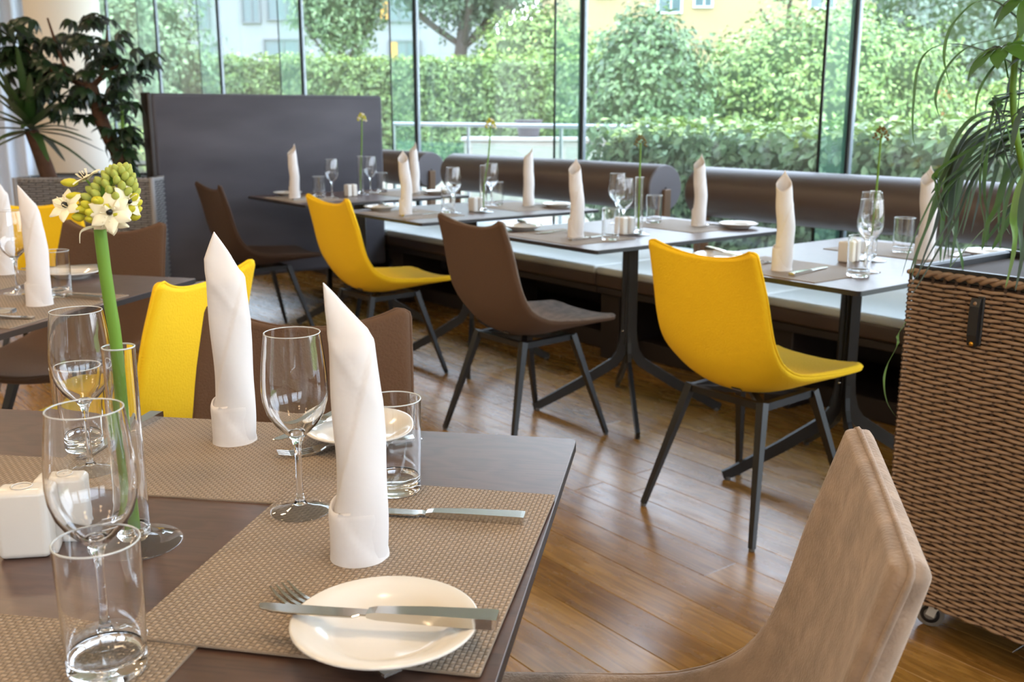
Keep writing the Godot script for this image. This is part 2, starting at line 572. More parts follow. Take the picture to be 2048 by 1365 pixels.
func chair_shell(kind: String, thick: float) -> void:
	var ss := []
	for i in 45: ss.append(i / 44.0)
	for e in [0.002, 0.005, 0.010, 0.016, 0.035]:
		ss.append(e); ss.append(1.0 - e)
	ss.sort()
	var ts := []
	for i in 25: ts.append(-1.0 + i / 12.0)
	for e in [0.008, 0.02, 0.04]:
		ts.append(-1.0 + e); ts.append(1.0 - e)
	ts.sort()
	var up := []
	var base := []
	var dn := []
	for s in ss:
		var ru := PackedVector3Array(); var rb := PackedVector3Array(); var rd := PackedVector3Array()
		for t in ts:
			var p := shell_point(s, t)
			var ds := shell_point(minf(s + 0.004, 1), t * 0.97) - shell_point(maxf(s - 0.004, 0), t * 0.97)
			var dt := shell_point(clampf(s, 0.03, 0.97), minf(t + 0.01, 1)) - shell_point(clampf(s, 0.03, 0.97), maxf(t - 0.01, -1))
			var nn := ds.cross(dt).normalized()
			var d := minf(minf((1.0 - absf(t)) * 0.2, s * 0.95), (1.0 - s) * 0.95)
			var k := minf(d / (0.013 * thick), 1.0)
			var fall := sqrt(1.0 - (1.0 - k) * (1.0 - k))
			ru.append(p + nn * 0.011 * thick * fall)
			rb.append(p)
			rd.append(p - nn * 0.013 * thick * fall)
		up.append(ru); base.append(rb); dn.append(rd)
	var b := MB.new(); b.grid(up); b.g = 1; b.grid(base, true); cache["pad" + kind] = b.done()
	b = MB.new(); b.grid(dn, true); b.g = 1; b.grid(base); cache["shell" + kind] = b.done()
	# welt round the rim
	var loop := []
	for i in range(0, ss.size(), 2): loop.append(base[i][ts.size() - 1])
	for j in range(ts.size() - 2, 0, -1): loop.append(base[ss.size() - 1][j])
	for i in range(ss.size() - 1, -1, -2): loop.append(base[i][0])
	for j in range(1, ts.size() - 1): loop.append(base[0][j])
	loop.append(loop[0])
	b = MB.new(); b.tube(loop, 0.0032, 6, false); cache["welt" + kind] = b.done()

func chair_legs() -> void:
	var b := MB.new()
	for k in 4:
		var sx := 1.0 if k % 2 else -1.0
		var sf := 1.0 if k < 2 else -1.0
		b = MB.new()
		b.bar([Vector3(sx * 0.135, 0.392, -sf * 0.115), Vector3(sx * 0.2125, 0.008, -sf * 0.225)], [0.026, 0.016], [0.024, 0.015], Vector3(0, 0, sf))
		cache["leg%d" % k] = b.done()
		b = MB.new()
		b.lathe([Vector2(0, 0), Vector2(0.008, 0), Vector2(0.0085, 0.002), Vector2(0.0085, 0.008), Vector2(0, 0.008)], 10, Vector3(sx * 0.2125, 0, -sf * 0.225))
		cache["glide%d" % k] = b.done()
	b = MB.new()
	for sx in [-1.0, 1.0]:
		b.bar([Vector3(sx * 0.135, 0.38, 0.115), Vector3(sx * 0.13, 0.384, -0.115)], 0.022, 0.022)
		b.bar([Vector3(0.135 * sx, 0.38, 0.115), Vector3(-0.13 * sx, 0.384, -0.115)], 0.02, 0.016)
	for sf in [-1.0, 1.0]:
		b.bar([Vector3(-0.135, 0.381, sf * 0.115), Vector3(0.135, 0.381, sf * 0.115)], 0.02, 0.02)
	cache.frame = b.done()
	b = MB.new(); b.box(Vector3.ZERO, Vector3(0.034, 0.011, 0.003), 0.001); cache.chair_tag = b.done()
	b = MB.new()
	for i in 7: b.box(Vector3(-0.0135 + i * 0.0045, -0.0015, 0.0018), Vector3(0.0026, 0.0042, 0.0006))
	cache.tag_marks = b.done()

func make_chair(label: String, shell_m: Material, pad_m: Material, at: Vector3, face: Vector3, kind := "") -> Node3D:
	chair_meshes()
	var t := thing("dining_chair", label, "chair", at, yaw_to(face), "upholstered shell chairs on black steel legs")
	part("shell", cache["shell" + kind], shell_m, t)
	part("seat_pad", cache["pad" + kind], pad_m, t)
	part("welt", cache["welt" + kind], pad_m, t)
	part("frame", cache.frame, M.black_steel, t)
	for k in 4:
		var l := part("leg", cache["leg%d" % k], M.black_steel, t)
		part("glide", cache["glide%d" % k], M.rubber, l)
	var tg := part("fabric_label", cache.chair_tag, M.tag_cloth, t, Vector3(0.05, 0.4175, 0.1270))
	tg.rotation.x = deg_to_rad(55)
	part("stitched_marks", cache.tag_marks, M.tag_thread, tg)
	return t

# ------------------------------------------------------------------ tables
func round_rect(w: float, d: float, r: float, k := 5) -> PackedVector2Array:
	var o := PackedVector2Array()
	for c in [[1, 1, 0], [-1, 1, 1], [-1, -1, 2], [1, -1, 3]]:
		for i in k + 1:
			var a: float = (c[2] + float(i) / k) * PI / 2
			o.append(Vector2(c[0] * (w / 2 - r) + cos(a) * r, c[1] * (d / 2 - r) + sin(a) * r))
	return o

func make_table(called: String, label: String, w: float, d: float, at: Vector3, turn: float) -> Node3D:
	var t := thing(called, label, "table", at, turn, "dark wood dining tables on black spider pedestals")
	var b := MB.new(); b.slab(round_rect(w, d, 0.012), TY - 0.014, TY - 0.0012, 0.0); part("table_core", b.done(), M.table_edge, t)
	b = MB.new(); b.slab(round_rect(w - 0.001, d - 0.001, 0.012), TY - 0.0012, TY, 0.0006); part("tabletop", b.done(), M.table, t)
	b = MB.new(); b.box(Vector3(0, TY - 0.019, 0), Vector3(0.34, 0.009, 0.34), 0.002); part("mounting_plate", b.done(), M.black_steel, t)
	if not cache.has("column"):
		b = MB.new()
		var dirs := [Vector3(0.609, 0, -0.793), Vector3(-0.609, 0, 0.793), Vector3(-0.793, 0, -0.609), Vector3(0.793, 0, 0.609)]
		for k in [0, 2]:
			b.bar([Vector3(0, 0.25, 0), Vector3(0, 0.73, 0)], 0.016, 0.062, dirs[k])
		b.bar([Vector3(0, 0.28, 0), Vector3(0, 0.72, 0)], 0.034, 0.034, dirs[0])
		cache.column = b.done()
		for k in 4:
			var dir: Vector3 = dirs[k] * 0.385
			var pts := []
			for q in [[0.045, 0.33], [0.05, 0.29], [0.075, 0.245], [0.14, 0.206], [0.5, 0.118], [0.93, 0.026], [1.0, 0.018]]:
				pts.append(dir * q[0] + Vector3(0, q[1], 0))
			b = MB.new(); b.bar(pts, 0.015, [0.03, 0.034, 0.04, 0.042, 0.040, 0.034, 0.026], dir); cache["tleg%d" % k] = b.done()
			b = MB.new(); b.lathe([Vector2(0, 0), Vector2(0.010, 0), Vector2(0.010, 0.012), Vector2(0, 0.012)], 12, dir * 0.955); cache["tfoot%d" % k] = b.done()
		b = MB.new(); b.lathe([Vector2(0, 0), Vector2(0.0045, 0), Vector2(0.0045, 0.002), Vector2(0, 0.003)], 10); cache.bolt = b.done()
	var col := part("column", cache.column, M.black_steel, t)
	var bo := part("bolt", cache.bolt, M.steel, col, Vector3(0.0, 0.34, 0.0325)); bo.rotation.x = PI / 2
	for k in 4:
		var l := part("leg", cache["tleg%d" % k], M.black_steel, t)
		part("foot", cache["tfoot%d" % k], M.rubber, l)
	return t

# ------------------------------------------------------------------ tableware
func tableware() -> void:
	var b := MB.new()
	b.lathe([Vector2(0, 0), Vector2(0.033, 0), Vector2(0.0348, 0.0008), Vector2(0.0350, 0.0018), Vector2(0.0340, 0.0028), Vector2(0.022, 0.0052), Vector2(0.010, 0.0088), Vector2(0.0082, 0.0098)], 40)
	cache.wine_foot = b.done()
	b = MB.new()
	b.lathe([Vector2(0, 0.0088), Vector2(0.0070, 0.0094), Vector2(0.0080, 0.0102), Vector2(0.0055, 0.014), Vector2(0.0041, 0.024), Vector2(0.0036, 0.045), Vector2(0.0036, 0.065), Vector2(0.0044, 0.080), Vector2(0.0075, 0.0885), Vector2(0.0105, 0.0922), Vector2(0.0095, 0.0936), Vector2(0.005, 0.0926), Vector2(0, 0.0922)], 40)
	cache.wine_stem = b.done()
	b = MB.new()
	b.lathe([Vector2(0.0095, 0.0940), Vector2(0.0104, 0.0923), Vector2(0.0107, 0.0925), Vector2(0.0115, 0.0932), Vector2(0.015, 0.0962), Vector2(0.0245, 0.1062), Vector2(0.0318, 0.1185), Vector2(0.0358, 0.1325), Vector2(0.0371, 0.146), Vector2(0.0364, 0.162), Vector2(0.0347, 0.180), Vector2(0.0323, 0.200), Vector2(0.03105, 0.2090), Vector2(0.03092, 0.2098), Vector2(0.0309, 0.2100), Vector2(0.0308, 0.21008), Vector2(0.0302, 0.21008), Vector2(0.0301, 0.2100), Vector2(0.03012, 0.2098), Vector2(0.03025, 0.2090), Vector2(0.0315, 0.199), Vector2(0.0338, 0.180), Vector2(0.0355, 0.162), Vector2(0.0362, 0.146), Vector2(0.0349, 0.133), Vector2(0.0308, 0.1195), Vector2(0.0235, 0.1078), Vector2(0.014, 0.0985), Vector2(0.0104, 0.0954), Vector2(0.0096, 0.0946), Vector2(0.0095, 0.0940)], 48)
	cache.wine_bowl = b.done()
	b = MB.new()
	b.lathe([Vector2(0, 0.001), Vector2(0.028, 0), Vector2(0.0305, 0.0015), Vector2(0.0312, 0.005), Vector2(0.0315, 0.0145), Vector2(0.0308, 0.0185), Vector2(0.0296, 0.0180), Vector2(0.026, 0.0152), Vector2(0.015, 0.0135), Vector2(0, 0.013)], 40)
	cache.tumbler_base = b.done()
	b = MB.new()
	b.lathe([Vector2(0.0299, 0.0187), Vector2(0.0314, 0.0187), Vector2(0.03155, 0.0188), Vector2(0.03158, 0.0192), Vector2(0.0316, 0.0205), Vector2(0.0325, 0.05), Vector2(0.03378, 0.1135), Vector2(0.0338, 0.1144), Vector2(0.0338, 0.1146), Vector2(0.0337, 0.1147), Vector2(0.0326, 0.1147), Vector2(0.0325, 0.1146), Vector2(0.0325, 0.1144), Vector2(0.03247, 0.1135), Vector2(0.0311, 0.05), Vector2(0.02992, 0.0205), Vector2(0.0299, 0.0192), Vector2(0.0299, 0.0188), Vector2(0.0299, 0.0187)], 48)
	cache.tumbler_wall = b.done()
	b = MB.new()
	b.lathe([Vector2(0, 0), Vector2(0.0470, 0), Vector2(0.0492, 0.001), Vector2(0.0492, 0.0022), Vector2(0.048, 0.0034), Vector2(0.032, 0.0062), Vector2(0.0195, 0.0105), Vector2(0.0175, 0.0135)], 40)
	cache.vase_foot = b.done()
	b = MB.new()
	b.lathe([Vector2(0, 0.0065), Vector2(0.0125, 0.0068), Vector2(0.0165, 0.0125), Vector2(0.0170, 0.016), Vector2(0.0165, 0.022), Vector2(0.0146, 0.022), Vector2(0.0135, 0.0145), Vector2(0.009, 0.012), Vector2(0, 0.0115)], 40)
	cache.vase_base = b.done()
	b = MB.new()
	b.lathe([Vector2(0.0164, 0.0222), Vector2(0.0165, 0.0225), Vector2(0.0165, 0.0236), Vector2(0.0165, 0.2160), Vector2(0.0165, 0.2168), Vector2(0.0165, 0.2170), Vector2(0.0164, 0.2171), Vector2(0.0151, 0.2171), Vector2(0.0150, 0.2170), Vector2(0.0150, 0.2168), Vector2(0.0150, 0.2160), Vector2(0.0150, 0.0236), Vector2(0.0150, 0.0225), Vector2(0.0151, 0.0222), Vector2(0.0164, 0.0222)], 40)
	cache.vase_wall = b.done()
	b = MB.new()
	b.lathe([Vector2(0, 0.003), Vector2(0.040, 0.003), Vector2(0.042, 0), Vector2(0.046, 0), Vector2(0.048, 0.003), Vector2(0.058, 0.008), Vector2(0.0785, 0.0165), Vector2(0.0805, 0.018), Vector2(0.0805, 0.0195), Vector2(0.0785, 0.0205), Vector2(0.067, 0.0165), Vector2(0.056, 0.0125), Vector2(0.050, 0.0085), Vector2(0.042, 0.0065), Vector2(0, 0.006)], 64)
	cache.plate = b.done()
	# shaker: a rounded block with a domed top
	b = MB.new()
	b.rbox(Vector3(0, 0.036, 0), Vector3(0.050, 0.072, 0.030), 0.007, 4)
	cache.shaker = b.done()
	b = MB.new()
	b.lathe([Vector2(0.0095, 0.0), Vector2(0.0105, 0.0006), Vector2(0.0095, 0.0012), Vector2(0.0085, 0.0006), Vector2(0.0095, 0.0)], 24)
	b.lathe([Vector2(0, 0.0003), Vector2(0.0012, 0.0003), Vector2(0.0012, 0.0006), Vector2(0, 0.0006)], 10)
	cache.shaker_top = b.done()
	# knife along +x: handle 0..0.105, blade to 0.21
	b = MB.new()
	b.bar([Vector3(0, 0.0045, 0), Vector3(0.004, 0.0045, 0), Vector3(0.06, 0.0045, 0), Vector3(0.104, 0.0042, 0), Vector3(0.112, 0.004, 0)], [0.0185, 0.0195, 0.0165, 0.0125, 0.0115], [0.0085, 0.0095, 0.009, 0.007, 0.004])
	cache.knife_handle = b.done()
	b = MB.new()
	var o := PackedVector2Array([Vector2(0.108, -0.0055), Vector2(0.118, -0.0055), Vector2(0.123, -0.0095), Vector2(0.150, -0.0098), Vector2(0.178, -0.0092), Vector2(0.195, -0.007), Vector2(0.206, -0.003), Vector2(0.2095, 0.002), Vector2(0.209, 0.006), Vector2(0.203, 0.0072), Vector2(0.185, 0.0066), Vector2(0.108, 0.0055)])
	b.slab(o, 0.0032, 0.0048, 0.0006)
	cache.knife_blade = b.done()
	# fork along +x, tines at the far end
	b = MB.new()
	b.bar([Vector3(0, 0.003, 0), Vector3(0.004, 0.003, 0), Vector3(0.05, 0.0035, 0), Vector3(0.10, 0.008, 0), Vector3(0.125, 0.010, 0), Vector3(0.135, 0.0085, 0)], [0.017, 0.018, 0.0145, 0.008, 0.0075, 0.012], [0.003, 0.0035, 0.0035, 0.004, 0.0032, 0.0026])
	cache.fork_handle = b.done()
	b = MB.new()
	b.bar([Vector3(0.134, 0.0088, 0), Vector3(0.142, 0.006, 0), Vector3(0.150, 0.0038, 0)], [0.012, 0.021, 0.0225], 0.0022)
	cache.fork_head = b.done()
	for k in 4:
		var z := -0.0097 + k * 0.00647
		b = MB.new()
		b.bar([Vector3(0.149, 0.0038, z), Vector3(0.165, 0.0022, z), Vector3(0.182, 0.003, z * 0.97), Vector3(0.198, 0.0065, z * 0.94)], [0.0037, 0.0033, 0.003, 0.0016], [0.0022, 0.002, 0.0018, 0.0012])
		cache["tine%d" % k] = b.done()
	for q in [["wine_rim", 0.0305, 0.2101, 0.00062], ["tumbler_rim", 0.03315, 0.1147, 0.00085], ["vase_rim", 0.01575, 0.2171, 0.00095]]:  # rings laid over the lips to carry a painted highlight
		var ring := []
		for i in 49: ring.append(Vector3(cos(TAU * i / 48) * q[1], q[2], sin(TAU * i / 48) * q[1]))
		b = MB.new(); b.tube(ring, q[3], 8, false); cache[q[0]] = b.done()
	napkin_meshes()

func napkin_meshes() -> void:
	for variant in 2:   # closed, slanting tip; variant 1 has the tip nearer the middle
		var H := 0.285
		var rows := []
		var segs := 48
		var lv := []
		for i in 58: lv.append(i / 57.0)
		var xl := [Vector2(0.0, -0.0255), Vector2(0.4, -0.0245), Vector2(0.8, -0.0255), Vector2(1.0, -0.0275)] if variant == 0 else [Vector2(0.0, -0.0255), Vector2(0.5, -0.026), Vector2(0.875, -0.0275), Vector2(1.0, -0.0115)]
		var xr := [Vector2(0.0, 0.0255), Vector2(0.45, 0.0245), Vector2(0.80, 0.0190), Vector2(0.835, 0.0168), Vector2(0.92, -0.0065), Vector2(0.97, -0.0185), Vector2(1.0, -0.0268)] if variant == 0 else [Vector2(0.0, 0.0255), Vector2(0.6, 0.0250), Vector2(0.795, 0.0240), Vector2(0.90, 0.0075), Vector2(1.0, -0.0107)]
		var rz := [Vector2(0.0, 0.025), Vector2(0.5, 0.0235), Vector2(0.78, 0.019), Vector2(0.88, 0.010), Vector2(1.0, 0.0012)]
		for j in segs + 1:
			var a := TAU * (j % segs) / segs
			var row := PackedVector3Array()
			for v in lv:
				var y: float = v * H
				var l := piecewise(xl, v); var r := piecewise(xr, v); var dz := piecewise(rz, v)
				var q := absf(wrapf(a + PI / 2, -PI, PI)) / PI      # 0 front .. 1 back
				var side := 0.5 - 0.5 * sin(a + PI / 2 + PI / 2)    # 0 right .. 1 left on the front
				var fr := 0.5 - 0.5 * cos(a)                        # 0 right .. 1 left
				var line := lerpf(0.232, 0.055, fr)
				var step := smoothstep(-0.002, 0.003, line - y)
				var line2 := lerpf(0.165, 0.235, fr)
				var crease := exp(-pow((y - line2) / 0.007, 2.0)) * 0.0012 * (1.0 - q)
				var wob := 0.0009 * sin(y * 47.0 + a * 2.0) + 0.0008 * sin(y * 23.0 - a * 3.0 + 1.0)
				var k: float = (0.0022 * step + wob + crease) * clampf((1.0 - v) * 8.0, 0.0, 1.0)
				var lean: float = 0.003 * v * v + 0.003 * sin(v * 4.0)
				row.append(Vector3((l + r) / 2 + cos(a) * ((r - l) / 2 + k) + lean, y, -sin(a) * (dz + k)))
			rows.append(row)
		var b := MB.new(); b.grid(rows)
		cache["napkin%d" % variant] = b.done()
	# open quill: a rolled tube cut slantwise so that its mouth shows
	var rows := []
	for j in 41:
		var a := TAU * (j % 40) / 40
		var row := PackedVector3Array()
		var top := 0.290 - 0.060 * pow(absf(wrapf(a - PI / 2, -PI, PI)) / PI, 0.62)
		for i in 40:
			var y := top * i / 39.0
			var r := 0.0250 + 0.001 * sin(y * 60.0 + a) + 0.0016 * smoothstep(-0.002, 0.003, lerpf(0.20, 0.07, 0.5 - 0.5 * cos(a)) - y) - 0.003 * smoothstep(0.16, 0.285, y)
			var lean := 0.006 * sin(y * 16.0) - 0.004 * y / 0.285
			row.append(Vector3(cos(a) * r + lean, y, -sin(a) * r))
		for i in 14:
			var y := top - 0.0005 - (top - 0.15) * i / 13.0
			var r := 0.0232 - 0.004 * smoothstep(0.16, 0.285, y)
			row.append(Vector3(cos(a) * r + 0.006 * sin(y * 16.0) - 0.004 * y / 0.285, y, -sin(a) * r))
		row.append(Vector3(0.003, 0.15, 0))
		rows.append(row)
	var b := MB.new(); b.grid(rows); cache.napkin2 = b.done()
	for tall in 2:
		rows = []
		for j in 49:
			var a := TAU * (j % 48) / 48
			var row := PackedVector3Array()
			var top := (0.060 if tall == 0 else 0.072) + 0.005 * sin(a + 0.6) + 0.0015 * sin(a * 3.0)
			for i in 14:
				var y := top * i / 13.0
				var fold := 0.0017 * smoothstep(-0.0015, 0.0015, (0.5 - 0.5 * cos(a + 0.3)) * 0.085 - y)
				var r := 0.0272 + 0.0009 * sin(a * 2.0 + y * 40.0) + 0.0007 * exp(-pow((y - top * 0.84) / 0.010, 2.0)) + 0.0012 * exp(-y / 0.007) + fold - 0.001 * smoothstep(top * 0.93, top, y)
				row.append(Vector3(cos(a) * r, y, -sin(a) * r))
			row.append(Vector3(cos(a) * 0.0265, top + 0.0004, -sin(a) * 0.0265))
			row.append(Vector3(cos(a) * 0.0245, top * 0.5, -sin(a) * 0.0245))
			rows.append(row)
		b = MB.new(); b.grid(rows); cache["cuff%d" % tall] = b.done()

func piecewise(p: Array, x: float) -> float:
	for i in p.size() - 1:
		if x <= p[i + 1].x:
			var t: float = (x - p[i].x) / (p[i + 1].x - p[i].x)
			return lerpf(p[i].y, p[i + 1].y, t)
	return p[p.size() - 1].y

func napkin(variant: int, label: String, at: Vector3, turn := 0.0, scale_y := 1.0) -> void:
	var t := thing("napkin", label, "napkin", at, turn, "white linen napkins rolled upright")
	part("roll", cache["napkin%d" % variant], M.napkin, t).scale.y = scale_y
	part("cuff", cache["cuff%d" % (1 if variant == 2 else 0)], M.napkin, t)

func glassware(kind: String, label: String, at: Vector3) -> Node3D:
	var info: Array = {"wine": ["wine_glass", "wine glass", "stemmed wine glasses", "wine_stem", "stem", "wine_bowl", "bowl"], "tumbler": ["water_glass", "water glass", "straight water tumblers", "tumbler_base", "base", "tumbler_wall", "wall"], "vase": ["bud_vase", "vase", "glass bud vases", "vase_base", "base", "vase_wall", "tube"]}[kind]
	var t := thing(info[0], label, info[1], at, 0.0, info[2])
	part(info[4], cache[info[3]], M.glass, t)
	part(info[6], cache[info[5]], M.glass, t)
	part("rim", cache[kind + "_rim"], M.rim, t)
	if kind != "tumbler": part("foot", cache[kind + "_foot"], M.clear, t)
	return t

func plate(label: String, at: Vector3) -> void:
	var o := part("bread_plate", cache.plate, M.porcelain, self, at)
	tag(o, label, "plate", "small white bread plates")

func along(o: Node3D, a: Vector3, b: Vector3) -> void:
	var x := (b - a).normalized()
	var z := x.cross(Vector3.UP).normalized()
	o.basis = Basis(x, z.cross(x), z)
	o.position = a

func knife(label: String, a: Vector3, b: Vector3) -> void:
	var t := thing("table_knife", label, "knife", a, 0, "steel table knives")
	part("handle", cache.knife_handle, M.steel, t)
	part("blade", cache.knife_blade, M.steel, t)
	along(t, a, b)

func fork(label: String, a: Vector3, b: Vector3) -> void:
	var t := thing("table_fork", label, "fork", a, 0, "steel table forks")
	part("handle", cache.fork_handle, M.steel, t)
	var h := part("head", cache.fork_head, M.steel, t)
	for k in 4: part("tine", cache["tine%d" % k], M.steel, h)
	along(t, a, b)

func shaker(label: String, at: Vector3, turn: float, scl := 1.0) -> void:
	var t := thing("condiment_shaker", label, "shaker", at, turn, "white ceramic salt and pepper shakers")
	part("body", cache.shaker, M.ceramic, t)
	part("pour_ring", cache.shaker_top, M.ceramic, t, Vector3(0, 0.0722, 0))
	t.scale = Vector3.ONE * scl

func placemat(label: String, at: Vector3, turn: float, w := 0.42, d := 0.315) -> void:
	var key := "mat%.3f_%.3f" % [w, d]
	if not cache.has(key):
		var b := MB.new(); b.slab(round_rect(w, d, 0.003, 2), 0.0, 0.0024, 0.0008); cache[key] = b.done()
	tag(part("placemat", cache[key], M.mat, self, at, turn), label, "placemat", "woven taupe placemats")

# ------------------------------------------------------------------ flowers
func bud_mesh() -> Mesh:
	if not cache.has("bud"):
		var b := MB.new()
		b.lathe([Vector2(0, 0), Vector2(0.0022, 0.0006), Vector2(0.0042, 0.0035), Vector2(0.0046, 0.007), Vector2(0.0034, 0.0105), Vector2(0.0014, 0.0128), Vector2(0, 0.0134)], 12)
		cache.bud = b.done()
		b = MB.new()
		var rows := []
		for i in 9:
			var v := i / 8.0
			var w := 0.0062 * pow(sin(PI * pow(v, 0.75) * 0.97 + 0.06), 0.8)
			var row := PackedVector3Array()
			for j in 5:
				var u := -1.0 + j / 2.0
				row.append(Vector3(u * w, 0.0035 * sin(v * 2.4) - 0.0016 * u * u, -0.019 * v))
			rows.append(row)
		b.grid(rows, true)
		cache.petal = b.done()
		b = MB.new()
		b.lathe([Vector2(0, 0), Vector2(0.0022, 0.0005), Vector2(0.0030, 0.003), Vector2(0.0022, 0.0055), Vector2(0, 0.0064)], 10)
		cache.pistil = b.done()
	return cache.bud

func up_basis(n: Vector3) -> Basis:
	var y := n.normalized()
	var x := y.cross(Vector3(0.3, 0.2, 1)).normalized()
	return Basis(x, y, x.cross(y))

func big_flower(at: Vector3) -> void:
	bud_mesh()
	var t := thing("cut_flower", "tall green stem with yellow-green buds and open cream blossoms in the near bud vase", "flower", at + Vector3(0.017, 0, 0))
	var b := MB.new()
	var path := curve([Vector3(-0.0165, 0.014, 0.0), Vector3(-0.0185, 0.09, 0.0), Vector3(-0.0175, 0.215, 0.003), Vector3(-0.0195, 0.265, 0.005), Vector3(-0.0215, 0.31, 0.006), Vector3(-0.0215, 0.355, 0.006), Vector3(-0.013, 0.380, 0.006), Vector3(-0.004, 0.394, 0.006)], 40)
	var rad := []
	for i in path.size(): rad.append(0.0062 - 0.0018 * smoothstep(0.6, 1.0, i / 40.0) - 0.001 * (1.0 - smoothstep(0.0, 0.4, i / 40.0)) * 0.0)
	b.tube(path, rad, 14); part("stalk", b.done(), M.stalk, t)
	b = MB.new(); b.lathe([Vector2(0, 0), Vector2(0.0058, 0.0), Vector2(0.006, 0.003), Vector2(0, 0.003)], 14); part("cut_end", b.done(), M.stalk_cut, t, Vector3(-0.0165, 0.0118, 0))
	rng.seed = 5
	# buds packed in a cone
	for i in 64:
		var f := i / 63.0
		var y := lerpf(0.350, 0.395, pow(f, 0.9))
		var rr := lerpf(0.0215, 0.0035, pow(f, 1.7))
		var a := i * 2.39996
		var p := Vector3(-0.0145 + 0.018 * f, y, 0.006) + Vector3(cos(a) * rr, 0, sin(a) * rr)
		var o := part("bud", cache.bud, M.bud if f < 0.34 else M.bud_green, t, p)
		var n := Vector3(cos(a), lerpf(0.0, 1.6, f) + 0.15, sin(a))
		o.basis = up_basis(n).scaled(Vector3.ONE * lerpf(0.95, 0.78, f))
		o.position = p
	# loose plump buds low on the left, and a spent blossom
	for q in [[-0.040, 0.384, 0.012], [-0.034, 0.371, 0.016], [-0.026, 0.359, 0.022], [-0.020, 0.350, 0.024], [-0.014, 0.368, 0.026]]:
		var o := part("bud", cache.bud, M.bud, t, Vector3(q[0], q[1], q[2]))
		o.basis = up_basis(Vector3(q[0] + 0.017, 0.002, q[2] - 0.006)).scaled(Vector3(1.25, 0.95, 1.25))
		o.position = Vector3(q[0] * 0.9 - 0.0016, q[1], q[2] * 0.8)
	for q in [[-0.046, 0.3625, 0.022, Vector3(-0.25, 0.55, 0.75), 1.0], [-0.001, 0.357, 0.030, Vector3(0.12, 0.30, 0.95), 1.12], [0.010, 0.366, 0.016, Vector3(0.95, 0.25, 0.35), 1.0], [-0.004, 0.350, 0.026, Vector3(0.15, -0.55, 0.8), 1.0], [-0.033, 0.387, 0.002, Vector3(-0.5, 0.9, 0.1), 0.9]]:
		var fl := Node3D.new()
		fl.name = "blossom"
		t.add_child(fl, true)
		fl.position = Vector3(q[0], q[1], q[2])
		fl.basis = up_basis(q[3]).scaled(Vector3.ONE * q[4])
		for k in 6:
			part("petal", cache.petal, M.petal, fl, Vector3.ZERO, k * TAU / 6 + 0.2)
		part("pistil", cache.pistil, M.pistil, fl)
		b = MB.new()
		for k in 6:
			var a := k * TAU / 6 + 0.7
			b.tube([Vector3(cos(a) * 0.002, 0.001, sin(a) * 0.002), Vector3(cos(a) * 0.005, 0.006, sin(a) * 0.005), Vector3(cos(a) * 0.0065, 0.0105, sin(a) * 0.0065)], [0.0004, 0.0004, 0.0006], 5)
		part("stamen", b.done(), M.petal, fl)
		b = MB.new()
		var q0 := Vector3(-0.019, q[1] - 0.012, 0.006)
		if q[0] < -0.04: q0.y = 0.342
		b.tube(curve([q0, (q0 + fl.position) / 2 + Vector3(0, -0.002, 0), fl.position], 8), 0.0011, 6)
		part("pedicel", b.done(), M.stalk, t)
	b = MB.new()
	b.tube(curve([Vector3(-0.024, 0.342, 0.009), Vector3(-0.032, 0.340, 0.016), Vector3(-0.037, 0.336, 0.018), Vector3(-0.038, 0.326, 0.019)], 10), [0.001, 0.002, 0.0028, 0.003, 0.0028, 0.0022, 0.0016, 0.0013, 0.001, 0.0008, 0.0005], 6, true, 0.5)
	part("wilted_petal", b.done(), M.petal, t)

func small_flower(label: String, at: Vector3, h: float, dry: bool, lean: Vector3) -> void:
	bud_mesh()
	var t := thing("cut_flower", label, "flower", at, 0, "single stems standing in bud vases")
	var b := MB.new()
	b.tube(curve([Vector3(0, 0.014, 0), Vector3(0, 0.12, 0) + lean * 0.1, Vector3(0, h * 0.65, 0) + lean * 0.7, Vector3(0, h, 0) + lean], 16), 0.0034, 8)
	part("stalk", b.done(), M.stalk, t)
	for i in 26:
		var f := i / 25.0
		var a := i * 2.39996
		var rr := lerpf(0.017, 0.002, f * f)
		var p := Vector3(0, h - 0.012 + 0.034 * f, 0) + lean + Vector3(cos(a) * rr, 0, sin(a) * rr)
		var o := part("bud", cache.bud, M.seed if dry else (M.bud if i % 3 else M.petal), t, p)
		o.basis = up_basis(Vector3(cos(a), f * 1.5, sin(a))).scaled(Vector3.ONE * (0.75 if dry else 0.95))
		o.position = p

